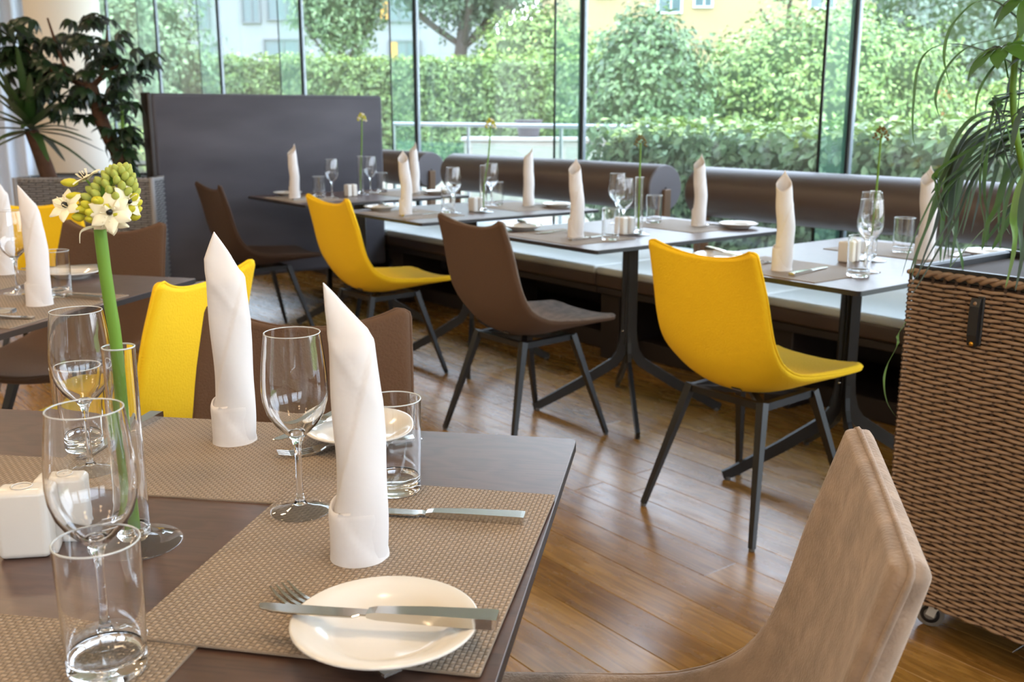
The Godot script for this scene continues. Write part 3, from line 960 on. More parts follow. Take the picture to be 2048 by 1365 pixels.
# ------------------------------------------------------------------ wicker and plants
func wicker_box(t: Node3D, w: float, d: float, h: float, y0: float, core: Material, strand: Material, pitch := 0.027, row := 0.0098) -> void:
	# t's origin is the middle of the box on the floor; strands run round all four sides
	var b := MB.new()
	b.box(Vector3(0, y0 + h / 2, 0), Vector3(w - 0.012, h, d - 0.012)); part("body", b.done(), core, t)
	var nw := int(round(w / pitch)); var nd := int(round(d / pitch))
	if (nw + nd) % 2: nd += 0
	for phase in 2:
		var pts := []
		var sides := [[Vector3(-w / 2, 0, d / 2), Vector3(1, 0, 0), w, nw, Vector3(0, 0, 1)], [Vector3(w / 2, 0, d / 2), Vector3(0, 0, -1), d, nd, Vector3(1, 0, 0)], [Vector3(w / 2, 0, -d / 2), Vector3(-1, 0, 0), w, nw, Vector3(0, 0, -1)], [Vector3(-w / 2, 0, -d / 2), Vector3(0, 0, 1), d, nd, Vector3(-1, 0, 0)]]
		var k0 := phase
		for s in sides:
			var n: int = s[3]
			for i in n * 4:
				var f := float(i) / (n * 4)
				var wave := cos(PI * (f * n + k0)) * 0.0034
				if i == 0: wave = 0.003
				pts.append(s[0] + s[1] * s[2] * f + s[4] * wave + Vector3(0, 0.0008 * sin(f * 37.0 + k0), 0))
			k0 += n
		pts.append(pts[0])
		b = MB.new(); b.tube(pts, 0.0050, 6, false, 0.80, Vector3.UP)
		var mesh := b.done()
		var rows := int(h / row / 2)
		var mm := MultiMesh.new()
		mm.transform_format = MultiMesh.TRANSFORM_3D
		mm.mesh = mesh
		mm.instance_count = rows
		for r in rows:
			mm.set_instance_transform(r, Transform3D(Basis(), Vector3(0, y0 + row * (2 * r + phase + 0.5), 0)))
		var o := MultiMeshInstance3D.new()
		o.name = "woven_strands"
		o.multimesh = mm
		o.material_override = strand
		o.set_meta("kind", "stuff")
		t.add_child(o, true)
	# stakes behind the strands, a plaited rim and beaded corners
	b = MB.new()
	for sx in [-1, 1]:
		for i in nw: b.box(Vector3(-w / 2 + w * (i + 0.0) / nw, y0 + h / 2, sx * (d / 2 - 0.001)), Vector3(0.006, h, 0.004))
		for i in nd: b.box(Vector3(sx * (w / 2 - 0.001), y0 + h / 2, -d / 2 + d * (i + 0.0) / nd), Vector3(0.004, h, 0.006))
	var st := part("stakes", b.done(), core, t)
	st.set_meta("kind", "stuff")
	b = MB.new()
	for ph in 2:
		var pts := []
		var per := [Vector3(-w / 2, 0, d / 2), Vector3(w / 2, 0, d / 2), Vector3(w / 2, 0, -d / 2), Vector3(-w / 2, 0, -d / 2), Vector3(-w / 2, 0, d / 2)]
		var acc := 0.0
		for s in 4:
			var n := int((per[s + 1] - per[s]).length() / 0.009)
			for i in n:
				var p: Vector3 = per[s].lerp(per[s + 1], float(i) / n)
				var a := acc * TAU / 0.05 + ph * PI
				acc += 0.009
				var outw := p * Vector3(1, 0, 1); outw = outw.normalized()
				pts.append(p + Vector3(0, y0 + h + 0.001 + 0.005 * sin(a), 0) + outw * 0.005 * cos(a))
		pts.append(pts[0])
		b.tube(pts, 0.0055, 6, false)
	part("plaited_rim", b.done(), strand, t)

func planter_top(t: Node3D, w: float, d: float, y: float) -> void:
	var b := MB.new()
	for s in [-1, 1]:
		b.box(Vector3(0, y, s * (d / 2 - 0.012)), Vector3(w - 0.004, 0.03, 0.022), 0.004)
		b.box(Vector3(s * (w / 2 - 0.012), y, 0), Vector3(0.022, 0.03, d - 0.048), 0.004)
	part("liner_rim", b.done(), M.liner, t)
	var rows := []
	for i in 15:
		var row := PackedVector3Array()
		for j in 15:
			var x := (i / 14.0 - 0.5) * (w - 0.046); var z := (0.5 - j / 14.0) * (d - 0.046)
			row.append(Vector3(x, y - 0.004 + 0.006 * sin(x * 60.0) * cos(z * 70.0) - 0.004, z))
		rows.append(row)
	b = MB.new(); b.grid(rows); part("soil", b.done(), M.soil, t)

func castor(t: Node3D, at: Vector3, turn: float) -> void:
	var c := Node3D.new()
	c.name = "castor"
	t.add_child(c, true)
	c.position = at
	c.rotation.y = turn
	var b := MB.new()
	b.lathe([Vector2(0, -0.011), Vector2(0.030, -0.011), Vector2(0.033, -0.007), Vector2(0.033, 0.007), Vector2(0.030, 0.011), Vector2(0, 0.011)], 28)
	var w := part("wheel", b.done(), M.plastic_grey, c, Vector3(0, 0.033, 0)); w.rotation.x = PI / 2
	b = MB.new()
	b.lathe([Vector2(0.014, -0.0118), Vector2(0.022, -0.0118), Vector2(0.022, 0.0118), Vector2(0.014, 0.0118)], 20)
	var hb := part("hub_ring", b.done(), M.liner, c, Vector3(0, 0.033, 0)); hb.rotation.x = PI / 2
	b = MB.new()
	for s in [-1, 1]:
		b.bar([Vector3(0, 0.031, s * 0.016), Vector3(0.006, 0.050, s * 0.016), Vector3(0.020, 0.072, s * 0.016)], 0.004, 0.020, Vector3.RIGHT)
	b.box(Vector3(0.020, 0.076, 0), Vector3(0.05, 0.012, 0.04), 0.003)
	part("fork_bracket", b.done(), M.plastic_white, c)
	b = MB.new()
	b.bar([Vector3(-0.005, 0.066, 0), Vector3(-0.035, 0.060, 0), Vector3(-0.055, 0.052, 0)], [0.018, 0.024, 0.026], 0.005); part("brake_lever", b.done(), M.plastic_white, c)
	b = MB.new(); b.box(Vector3(0.02, 0.084, 0), Vector3(0.06, 0.005, 0.06), 0.001); part("mounting_plate", b.done(), M.steel_soft, c)

func blade(pts: Array, w: float, side := Vector3.ZERO, fold := 0.25, steps := 18, blunt := 0.0) -> ArrayMesh:
	var path := curve(pts, steps)
	var rows := []
	for i in steps + 1:
		var v := float(i) / steps
		var t: Vector3 = (path[mini(i + 1, steps)] - path[maxi(i - 1, 0)]).normalized()
		var sd := side
		if sd == Vector3.ZERO: sd = t.cross(Vector3.UP)
		sd = (sd - t * sd.dot(t)).normalized()
		var up := sd.cross(t)
		var hw := w * 0.5 * maxf(minf(1.0, 0.45 + v * 2.0) * pow(1.0 - v, 0.55), 0.02 + blunt)
		rows.append(PackedVector3Array([path[i] - sd * hw, path[i] - up * hw * fold, path[i] + sd * hw]))
	var b := MB.new(); b.grid(rows)
	return b.done()

func whorl_mesh(n: int, sd: int, droop: float) -> ArrayMesh:
	rng.seed = sd
	var b := MB.new()
	b.tube([Vector3(0, -0.07, 0), Vector3(0, 0, 0)], 0.0022, 5)
	for i in n:
		var a := TAU * i / n + rng.randf_range(-0.2, 0.2)
		var L := rng.randf_range(0.085, 0.12)
		var dir := Vector3(cos(a), 0, sin(a))
		var sdv := dir.cross(Vector3.UP)
		var rows := []
		for k in 9:
			var v := k / 8.0
			var p := dir * L * (0.12 + 0.88 * v) * (1.0 - 0.25 * droop * v) + Vector3(0, -droop * L * v * v * 0.8 + 0.006, 0)
			var hw := 0.0195 * pow(sin(PI * pow(clampf(v, 0.02, 0.985), 0.85)), 0.75) + 0.0005
			rows.append(PackedVector3Array([p - sdv * hw + Vector3(0, 0.003 * sin(v * 9), 0), p - Vector3(0, 0.004 * (1 - v), 0), p + sdv * hw]))
		b.g += 1
		b.grid(rows)
		b.tube([Vector3.ZERO, dir * L * 0.14], 0.0013, 4, false)
	return b.done()

# ------------------------------------------------------------------ garden
func leaf_mesh() -> Mesh:
	if not cache.has("leafm"):
		var b := MB.new()
		var L := [Vector3(0, 0, 0), Vector3(-0.26, 0.07, 0.32), Vector3(-0.22, 0.06, 0.66), Vector3(0, -0.03, 1.0), Vector3(0.22, 0.06, 0.66), Vector3(0.26, 0.07, 0.32), Vector3(0, 0.0, 0.5)]
		for i in 6:
			b.tri(L[6], L[(i + 1) % 6], L[i])
		cache.leafm = b.done()
	return cache.leafm

func foliage(parent: Node, count: int, sampler: Callable, size: Vector2, cols: Array, sd: int, called := "foliage") -> void:
	rng.seed = sd
	var mm := MultiMesh.new()
	mm.transform_format = MultiMesh.TRANSFORM_3D
	mm.use_colors = true
	mm.mesh = leaf_mesh()
	mm.instance_count = count
	for i in count:
		var q: Array = sampler.call()
		var n: Vector3 = (q[1] + Vector3(rng.randfn(), rng.randfn() + 0.5, rng.randfn()) * 0.42).normalized()
		var out: Vector3 = (q[1] * 0.4 + Vector3(rng.randfn(), rng.randfn() - 0.6, rng.randfn()) * 0.7)
		var z: Vector3 = (out - n * out.dot(n)).normalized()
		var s := rng.randf_range(size.x, size.y)
		mm.set_instance_transform(i, Transform3D(Basis(n.cross(z), n, z).scaled(Vector3.ONE * s), q[0]))
		var c: Color = cols[rng.randi() % cols.size()]
		c = c.lerp(cols[rng.randi() % cols.size()], rng.randf())
		var lum := c.get_luminance()
		c = c.lerp(Color(lum, lum, lum), 0.2)
		var k := rng.randf_range(0.8, 1.2)
		mm.set_instance_color(i, Color(c.r * k, c.g * k, c.b * k).srgb_to_linear())
	var o := MultiMeshInstance3D.new()
	o.name = called
	o.multimesh = mm
	o.material_override = M.leaf
	o.set_meta("kind", "stuff")
	parent.add_child(o, true)

func lump(r: Vector3, nz: float, sd: int, amp := 0.18) -> ArrayMesh:
	var n := FastNoiseLite.new()
	n.seed = sd
	n.frequency = nz
	var rows := []
	for i in 33:
		var th := TAU * (i % 32) / 32
		var row := PackedVector3Array()
		for j in 19:
			var ph := -PI / 2 + PI * j / 18
			var d := Vector3(cos(ph) * cos(th), sin(ph), -cos(ph) * sin(th))
			row.append(d * r * (1.0 + amp * n.get_noise_3dv(d * 3.0)))
		rows.append(row)
	var b := MB.new(); b.grid(rows)
	return b.done()

func bush(called: String, label: String, cat: String, c: Vector3, r: Vector3, count: int, size: Vector2, cols: Array, sd: int, group := "", bump := 0.25) -> Node3D:
	var base := Vector3(c.x, 0, c.z)
	var t := thing(called, label, cat, base, 0, group)
	var n := FastNoiseLite.new()
	n.seed = sd
	n.frequency = 0.9
	foliage(t, count, func():
		var d := Vector3(rng.randfn(), rng.randfn(), rng.randfn()).normalized()
		var k := 1.0 + bump * n.get_noise_3dv(d * 3.2) * 1.6 + rng.randf_range(-0.14, 0.06)
		var p := d * r * k
		return [p + Vector3(0, c.y, 0), (d / r).normalized()], size, cols, sd)
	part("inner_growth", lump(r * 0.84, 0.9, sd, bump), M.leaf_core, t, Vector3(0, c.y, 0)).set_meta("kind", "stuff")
	return t

func tree(called: String, label: String, c: Vector3, r: Vector3, trunk_r: float, lean: Vector3, count: int, size: Vector2, cols: Array, sd: int, limbs := 3) -> void:
	var t := bush(called, label, "tree", c, r, count, size, cols, sd, "", 0.38)
	var b := MB.new()
	var top := Vector3(0, c.y, 0)
	b.tube(curve([lean, lean * 0.6 + Vector3(0, c.y * 0.35, 0), top], 10), [trunk_r * 1.25, trunk_r * 1.1, trunk_r, trunk_r, trunk_r * 0.95, trunk_r * 0.9, trunk_r * 0.85, trunk_r * 0.8, trunk_r * 0.7, trunk_r * 0.6, trunk_r * 0.5], 10)
	part("trunk", b.done(), M.bark_far, t)
	for k in limbs:
		b = MB.new()
		var a := k * 2.4 + 0.5
		var st := Vector3(0, c.y * 0.55, 0) + lean * 0.35
		b.tube(curve([st, st + Vector3(cos(a) * r.x * 0.4, r.y * 0.35, sin(a) * r.z * 0.4), st + Vector3(cos(a) * r.x * 0.75, r.y * 0.8, sin(a) * r.z * 0.75)], 8), trunk_r * 0.4, 7)
		part("limb", b.done(), M.bark_far, t)

func hedge(called: String, label: String, at: Vector3, turn: float, w: float, h: float, d: float, count: int, size: Vector2, side_cols: Array, top_cols: Array, sd: int, bump := 0.06) -> Node3D:
	var t := thing(called, label, "hedge", at, turn)
	var n := FastNoiseLite.new()
	n.seed = sd
	n.frequency = 1.3
	var af := w * h; var atop := w * d; var ae := d * h
	var tot := af * 2 + atop + ae * 2
	var ctop := int(count * atop / tot * 1.15)
	foliage(t, ctop, func():
		var x := rng.randf_range(-w / 2, w / 2); var z := rng.randf_range(-d / 2, d / 2)
		return [Vector3(x, h + n.get_noise_2d(x * 2.0, z * 2.0) * bump * 2.0 + rng.randf_range(-0.05, 0.03) - 0.06 * pow(absf(z) / d * 2.0, 4.0), z), Vector3(0, 1, 0)], size, top_cols, sd, "top_foliage")
	foliage(t, count - ctop, func():
		var q := rng.randf() * (af * 2 + ae * 2)
		var y := h * rng.randf()
		if q < af * 2:
			var s := 1.0 if q < af * 1.6 else -1.0
			var x := rng.randf_range(-w / 2, w / 2)
			return [Vector3(x, y, s * (d / 2 + n.get_noise_3d(x * 2.0, y * 2.0, s) * bump * 2.0 + rng.randf_range(-0.06, 0.03))), Vector3(0, 0.15, s)]
		var s2 := 1.0 if q < af * 2 + ae else -1.0
		return [Vector3(s2 * (w / 2 + rng.randf_range(-0.05, 0.05)), y, rng.randf_range(-d / 2, d / 2)), Vector3(s2, 0.15, 0)], size, side_cols, sd + 1, "side_foliage")
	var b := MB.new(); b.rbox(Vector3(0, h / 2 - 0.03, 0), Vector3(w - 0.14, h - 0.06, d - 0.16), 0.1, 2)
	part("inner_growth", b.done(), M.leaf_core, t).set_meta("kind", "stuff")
	return t

func building(label: String, at: Vector3, w: float, h: float, d: float, m: Material, wins: Array) -> void:
	var t := thing("apartment_building", label, "building", at)
	var b := MB.new(); b.box(Vector3(0, h / 2, -d / 2), Vector3(w, h, d)); part("wall", b.done(), m, t)
	b = MB.new(); b.box(Vector3(0, h + 0.1, -d / 2), Vector3(w + 0.3, 0.2, d + 0.3), 0.02); part("roof_edge", b.done(), M.frame_grey, t)
	for q in wins:
		# [x0, x1, y0, y1, shutter share] in the world
		var x: float = (q[0] + q[1]) / 2 - at.x; var y: float = (q[2] + q[3]) / 2; var ww: float = q[1] - q[0]; var hh: float = q[3] - q[2]
		b = MB.new()
		for s in [-1, 1]:
			b.box(Vector3(s * ww / 2, 0, 0.03), Vector3(0.07, hh + 0.07, 0.12))
			b.box(Vector3(0, s * hh / 2, 0.03), Vector3(ww - 0.07, 0.07, 0.12))
		b.box(Vector3(ww * 0.06, 0, 0.03), Vector3(0.05, hh - 0.07, 0.08))
		var f := part("window", b.done(), M.frame_grey if q[4] >= 0 else M.window_frame, t, Vector3(x, y, 0))
		b = MB.new(); b.box(Vector3(0, 0, 0.01), Vector3(ww - 0.05, hh - 0.05, 0.02)); part("pane", b.done(), M.window_dark, f)
		if q[4] > 0:
			b = MB.new(); b.box(Vector3(-ww / 2 + ww * q[4] / 2, 0, 0.05), Vector3(ww * q[4], hh, 0.05), 0.005); part("shutter", b.done(), M.shutter, f)

func garden() -> void:
	var b := MB.new()
	b.box(Vector3(0, -0.06, -40), Vector3(120, 0.1, 90)); struct("lawn", b.done(), M.lawn, "mown green lawn beyond the patio and hedges", "lawn")
	b = MB.new()
	b.box(Vector3(-6.5, -0.03, -1.45), Vector3(26, 0.06, 2.9)); struct("patio_paving", b.done(), M.paving, "grey patio paving just outside the glass wall", "paving", UN(0, 4.45), yaw_to(NF))
	b = MB.new()
	b.box(Vector3(-8.5, -0.028, -4.6), Vector3(22, 0.06, 3.4)); struct("gravel_terrace", b.done(), M.gravel, "pale gravel terrace beyond the paving", "gravel", UN(0, 4.45), yaw_to(NF))
	var G := [Color(0.33, 0.46, 0.20), Color(0.42, 0.56, 0.26), Color(0.28, 0.40, 0.19), Color(0.50, 0.62, 0.32)]
	var Y := [Color(0.58, 0.70, 0.26), Color(0.66, 0.76, 0.34), Color(0.48, 0.62, 0.24), Color(0.42, 0.56, 0.24)]
	var D := [Color(0.36, 0.51, 0.33), Color(0.45, 0.60, 0.40), Color(0.54, 0.68, 0.48), Color(0.38, 0.53, 0.35)]
	hedge("beech_hedge", "low broad-leaved hedge close outside the glass behind the bench", UN(-3.3, 5.75), yaw_to(NF), 4.9, 1.09, 1.2, 13000, Vector2(0.05, 0.085), D, Y, 101)
	hedge("clipped_hedge", "long tall clipped hedge behind the steel railing", Vector3(-2.5, 0, -21.8), 0.03, 8.4, 2.25, 1.4, 26000, Vector2(0.07, 0.13), G, Y, 102, 0.14)
	hedge("clipped_hedge", "short dark hedge in front of the white building", Vector3(-8.2, 0, -27), 0.0, 3.4, 2.05, 1.2, 8000, Vector2(0.08, 0.14), D, G, 103, 0.12)
	bush("round_bush", "dark green broad-leaved bush beyond the railing", "bush", Vector3(1.95, 1.2, -15), Vector3(0.93, 1.36, 0.9), 10000, Vector2(0.065, 0.115), [Color(0.30, 0.45, 0.24), Color(0.40, 0.55, 0.31), Color(0.24, 0.37, 0.21), Color(0.46, 0.60, 0.36)], 104)
	bush("large_bush", "large yellow-green bush with upright young shoots", "bush", Vector3(4.75, 1.15, -16), Vector3(2.1, 1.5, 1.3), 22000, Vector2(0.055, 0.105), [Color(0.50, 0.64, 0.28), Color(0.60, 0.72, 0.36), Color(0.40, 0.55, 0.25), Color(0.34, 0.48, 0.22)], 105)
	bush("ornamental_bush", "pale yellow-green bush beside the wooden trellis", "bush", Vector3(10.3, 0.8, -20), Vector3(1.7, 1.05, 1.2), 8000, Vector2(0.065, 0.115), Y, 106)
	bush("flowering_bush", "light leafy bush rising behind the clipped hedge", "bush", Vector3(0.6, 2.1, -23.6), Vector3(1.45, 1.35, 1.0), 9000, Vector2(0.075, 0.14), Y + G, 107)
	bush("low_shrub", "low bright shrub at the edge of the lawn", "bush", Vector3(-7.0, 0.45, -18.4), Vector3(0.8, 0.5, 0.6), 1700, Vector2(0.08, 0.14), Y, 108)
	var T1 := [Color(0.42, 0.57, 0.36), Color(0.52, 0.66, 0.44), Color(0.36, 0.50, 0.32), Color(0.60, 0.72, 0.48)]
	tree("garden_tree", "tall pale-leaved tree between the white column and the building", Vector3(-8.0, 2.1, -21), Vector3(1.75, 2.1, 1.6), 0.12, Vector3(0.1, 0, 0), 17000, Vector2(0.075, 0.14), T1, 111)
	tree("garden_tree", "broad tree behind the white column", Vector3(-12.0, 2.4, -23), Vector3(2.6, 2.2, 2.0), 0.16, Vector3(-0.2, 0, 0), 15000, Vector2(0.085, 0.15), T1, 112)
	tree("garden_tree", "slender tree in front of the white building", Vector3(-4.3, 4.1, -26), Vector3(1.15, 1.45, 1.0), 0.07, Vector3(0.05, 0, 0), 6500, Vector2(0.08, 0.145), T1, 113)
	tree("old_tree", "old tree with a bare trunk and spreading dark crown", Vector3(-0.9, 5.0, -25), Vector3(2.3, 1.75, 1.5), 0.19, Vector3(-0.75, 0, 0), 13000, Vector2(0.08, 0.15), [Color(0.34, 0.44, 0.32), Color(0.42, 0.52, 0.38), Color(0.30, 0.40, 0.30)], 114, 4)
	tree("conifer_tree", "large grey-green tree above the pale bush", Vector3(12.4, 3.3, -27), Vector3(3.4, 2.4, 2.2), 0.2, Vector3(0.2, 0, 0), 18000, Vector2(0.10, 0.18), [Color(0.36, 0.45, 0.38), Color(0.44, 0.53, 0.45), Color(0.30, 0.39, 0.33)], 115)
	tree("far_tree", "small dark tree against the cream building", Vector3(7.9, 5.7, -30), Vector3(1.2, 1.2, 1.0), 0.1, Vector3(0, 0, 0), 2600, Vector2(0.14, 0.24), D, 116)
	building("white apartment building with grey-framed windows behind the trees", Vector3(-7.5, 0, -42), 13.5, 8.2, 9.0, M.plaster, [[-12.9, -12.1, 4.5, 6.6, 0.0], [-10.75, -10.05, 4.75, 6.8, 0.0], [-9.75, -8.4, 4.85, 6.8, 0.0], [-12.8, -11.9, 2.3, 3.9, 0.0], [-9.95, -8.55, 2.6, 4.1, 0.0], [-5.3, -3.9, 4.8, 6.6, 0.25], [-4.95, -3.7, 2.6, 4.05, 0.28]])
	building("cream apartment building with white windows above the bushes", Vector3(8.2, 0, -38), 14.0, 7.6, 8.0, M.plaster_cream, [[5.25, 6.1, 4.75, 6.6, -1.0], [6.55, 7.2, 4.95, 6.6, -1.0], [10.7, 11.6, 4.9, 6.6, -1.0], [3.0, 3.7, 5.3, 6.9, -1.0]])
	# railing with glass infill at its far end, and a low wall with a cap behind it
	var t := thing("steel_railing", "pale steel handrail with slim posts beyond the hedge", "railing", UN(-4.0, 7.2), yaw_to(NF))
	b = MB.new(); b.tube([Vector3(-8, 1.06, 0), Vector3(6, 1.06, 0)], 0.026, 12); part("handrail", b.done(), M.steel_soft, t)
	for k in 9:
		b = MB.new(); b.box(Vector3(-8 + k * 1.75, 0.52, 0), Vector3(0.045, 1.04, 0.02), 0.003); part("post", b.done(), M.steel_soft, t)
	for k in 4:
		b = MB.new(); b.box(Vector3(-7.1 + k * 1.75, 0.46, 0), Vector3(1.62, 0.76, 0.012)); part("glass_panel", b.done(), M.fin, t)
	t = thing("garden_wall", "low concrete wall with a pale cap behind the railing", "wall", Vector3(0.35, 0, -13.6), -0.1)
	b = MB.new(); b.box(Vector3(0, 0.42, 0), Vector3(1.95, 0.84, 0.3), 0.01); part("wall_body", b.done(), M.concrete, t)
	b = MB.new(); b.box(Vector3(0, 0.865, 0), Vector3(2.02, 0.05, 0.36), 0.008); part("coping", b.done(), M.concrete_cap, t)
	b = MB.new(); b.lathe([Vector2(0, 0), Vector2(0.13, 0), Vector2(0.175, 0.2), Vector2(0.185, 0.205), Vector2(0.185, 0.225), Vector2(0.165, 0.225), Vector2(0.16, 0.2), Vector2(0, 0.19)], 24)
	tag(part("plant_tub", b.done(), M.tub, self, Vector3(0.22, 0.89, -13.6)), "round dark grey plant tub on the low wall", "tub")
	t = thing("garden_trellis", "small reddish wooden post with a crossbar in the garden", "trellis", Vector3(8.3, 0, -20))
	b = MB.new(); b.box(Vector3(0, 0.85, 0), Vector3(0.16, 1.7, 0.1), 0.01); part("post", b.done(), M.wood_red, t)
	b = MB.new(); b.box(Vector3(-0.05, 1.52, 0.06), Vector3(0.62, 0.1, 0.05), 0.01); part("crossbar", b.done(), M.wood_red, t)

# ------------------------------------------------------------------ room
func room() -> void:
	var FY := yaw_to(NF)
	var b := MB.new()
	b.box(Vector3(-7.25, -0.07, 0.05), Vector3(20.5, 0.12, 9.0))
	var fl := struct("floor", b.done(), M.subfloor, "brown oiled wood plank floor of the restaurant", "floor", Vector3.ZERO, FY)
	# planks run along the glass wall; each is a part of the floor
	var meshes := []
	rng.seed = 3
	for k in 12:
		b = MB.new()
		var L := 1.24 if k < 6 else 1.86
		var h := Vector3(L / 2 - 0.0006, 0, 0.0646)
		var o := Vector2(rng.randf(), rng.randf())
		var c := 0.0015
		var y0 := -0.012
		var P := [Vector3(-h.x + c, 0, h.z - c), Vector3(h.x - c, 0, h.z - c), Vector3(h.x - c, 0, -h.z + c), Vector3(-h.x + c, 0, -h.z + c)]
		var Q := [Vector3(-h.x, -c, h.z), Vector3(h.x, -c, h.z), Vector3(h.x, -c, -h.z), Vector3(-h.x, -c, -h.z)]
		b.g = -1
		var uv := func(p: Vector3) -> Vector2: return o + Vector2(p.x * 0.55, p.z * 1.9)
		b.quad(P[0], P[1], P[2], P[3], uv.call(P[0]), uv.call(P[1]), uv.call(P[2]), uv.call(P[3]))
		for i in 4:
			var j := (i + 1) % 4
			b.quad(Q[i], Q[j], P[j], P[i], uv.call(Q[i]), uv.call(Q[j]), uv.call(P[j]), uv.call(P[i]))
			b.quad(Q[i] + Vector3(0, y0 + c, 0), Q[j] + Vector3(0, y0 + c, 0), Q[j], Q[i], uv.call(Q[i]), uv.call(Q[j]), uv.call(Q[j]), uv.call(Q[i]))
		meshes.append(b.done())
	var far := MB.new()
	var nrow := 0
	var n := -0.9
	while n < 4.34:
		var u := -8.6 + rng.randf() * 1.2
		while u < 1.4:
			var long := rng.randf() < 0.5
			var L := 1.86 if long else 1.24
			var near := (UN(u + L / 2, n)).z < -0.5 and (UN(u + L / 2, n)).z > -8.0 and n < 3.6
			if near:
				part("plank", meshes[rng.randi() % 6 + (6 if long else 0)], M["plank%d" % (rng.randi() % 5)], fl, Vector3(u + L / 2, 0.0, -n))
			else:
				far.box(Vector3(u + L / 2, -0.006, -n), Vector3(L - 0.001, 0.012, 0.1295))
			u += L
		n += 0.13
		nrow += 1
	# the rest of the floor, out of the picture or too far to tell boards apart
	n = -4.35
	while n < 4.34:
		for seg in [[-17.2, -8.62], [1.45, 2.6]] if n > -0.95 else [[-17.2, -7.0], [-6.99, 2.6]]:
			var L: float = seg[1] - seg[0]
			far.box(Vector3(seg[0] + L / 2, -0.006, -n), Vector3(L, 0.012, 0.129))
		n += 0.13
	part("far_planks", far.done(), M.plank0, fl).set_meta("kind", "stuff")
	b = MB.new(); b.box(Vector3(-7.25, 3.22, -0.05), Vector3(20.9, 0.2, 9.6)); struct("ceiling", b.done(), M.ceiling, "plain off-white ceiling above the dining room", "ceiling", Vector3.ZERO, FY)
	b = MB.new(); b.box(Vector3(-7.25, 1.5, 4.6), Vector3(20.9, 3.3, 0.2)); struct("wall_back", b.done(), M.wall, "pale plaster wall behind the camera", "wall", Vector3.ZERO, FY)
	b = MB.new()
	b.box(Vector3(2.9, 0.7, 0.05), Vector3(0.2, 1.7, 8.9)); b.box(Vector3(2.9, 2.95, 0.05), Vector3(0.2, 0.4, 8.9))
	for z in [-4.2, -2.1, 0.05, 2.2, 4.3]: b.box(Vector3(2.9, 2.15, z), Vector3(0.2, 1.2, 0.26))
	struct("wall_right", b.done(), M.wall, "pale plaster wall with four wide window openings, at the near end of the bench", "wall", Vector3.ZERO, FY)
	for k in 4:
		b = MB.new(); b.box(Vector3.ZERO, Vector3(0.012, 1.2, 1.88))
		struct("window_%d" % (11 + k), b.done(), M.pane, ["side window nearest the bench", "second side window from the bench", "third side window from the bench", "side window farthest from the bench"][k], "window", UN(2.9, 3.15 - 2.15 * k, 2.15), FY)
	b = MB.new(); b.box(Vector3(-17.6, 1.5, 0.05), Vector3(0.2, 3.3, 8.9)); struct("wall_left", b.done(), M.wall, "pale plaster wall at the far end of the room", "wall", Vector3.ZERO, FY)
	# glass wall: bays 1.98 m wide, each with pane, post and a glass fin that stands into the room
	for k in 10:
		var u := 0.96 - 1.98 * k
		var w := Node3D.new()
		w.name = "window_%d" % (k + 1)
		add_child(w, true)
		tag(w, "floor-to-ceiling glass bay %s of the glass wall" % ["nearest the right end", "second from the right end", "right of the planter", "behind the nearest window table", "behind the middle window tables", "behind the second window table", "behind the grey sofa", "left of the grey sofa", "beside the white column", "at the far left end"][k], "window", "", "structure")
		w.position = UN(u, 4.4)
		w.rotation.y = FY
		b = MB.new(); b.box(Vector3(-0.99, 1.56, 0), Vector3(1.93, 3.08, 0.012)); part("pane", b.done(), M.pane, w)
		b = MB.new(); b.box(Vector3(0.012, 1.56, 0.0), Vector3(0.014, 3.12, 0.026), 0.002); part("post", b.done(), M.post_metal, w)
		b = MB.new(); b.box(Vector3(-0.007, 1.56, 0.006), Vector3(0.024, 3.12, 0.036)); part("gasket", b.done(), M.gasket, w)
		b = MB.new(); b.box(Vector3(0, 1.56, 0.135), Vector3(0.014, 3.12, 0.20)); part("glass_fin", b.done(), M.fin, w)
		b = MB.new(); b.box(Vector3(0, 1.56, 0.238), Vector3(0.016, 3.12, 0.006)); part("fin_edge", b.done(), M.fin_edge, w)
		b = MB.new(); b.box(Vector3(-0.99, 0.03, 0), Vector3(1.93, 0.06, 0.06), 0.004); part("sill", b.done(), M.post_metal, w)
	# roof edge above the glass
	b = MB.new(); b.box(Vector3(-7.25, 3.22, -4.66), Vector3(20.9, 0.2, 0.36)); struct("trim_1", b.done(), M.ceiling, "flat roof edge above the glass wall", "roof edge", Vector3.ZERO, FY)
	b = MB.new(); b.lathe([Vector2(0, 0), Vector2(0.27, 0), Vector2(0.27, 3.12), Vector2(0, 3.12)], 48)
	struct("column", b.done(), M.column, "round cream column behind the indoor tree", "column", Vector3(-3.44, 0, -8.05))
	# square lamps in pairs in the ceiling
	for q in [[-0.9, 0.5], [-2.4, -1.0], [-0.6, -2.2], [-3.9, 0.7], [-3.6, -2.4], [-6.4, 0.6], [-6.2, -2.2], [-9.0, 0.2], [1.0, 1.2], [1.0, -1.4]]:
		var t := thing("ceiling_lamp", "square warm recessed lamp in the ceiling", "lamp", UN(q[0], q[1], 3.12), FY, "recessed ceiling lamps")
		b = MB.new()
		for s in [-1, 1]:
			b.box(Vector3(0, -0.008, s * 0.21), Vector3(0.46, 0.016, 0.04), 0.002)
			b.box(Vector3(s * 0.21, -0.008, 0), Vector3(0.04, 0.016, 0.38), 0.002)
		part("frame", b.done(), M.window_frame, t)
		b = MB.new(); b.box(Vector3(0, -0.005, 0), Vector3(0.38, 0.006, 0.38)); part("glowing_panel", b.done(), M.lamp, t)
		var l := AreaLight3D.new()
		l.name = "panel_light"
		l.area_size = Vector2(0.38, 0.38)
		l.light_color = Color(1.0, 0.875, 0.72)
		l.light_energy = LAMP
		l.shadow_enabled = true
		l.area_range = 14.0
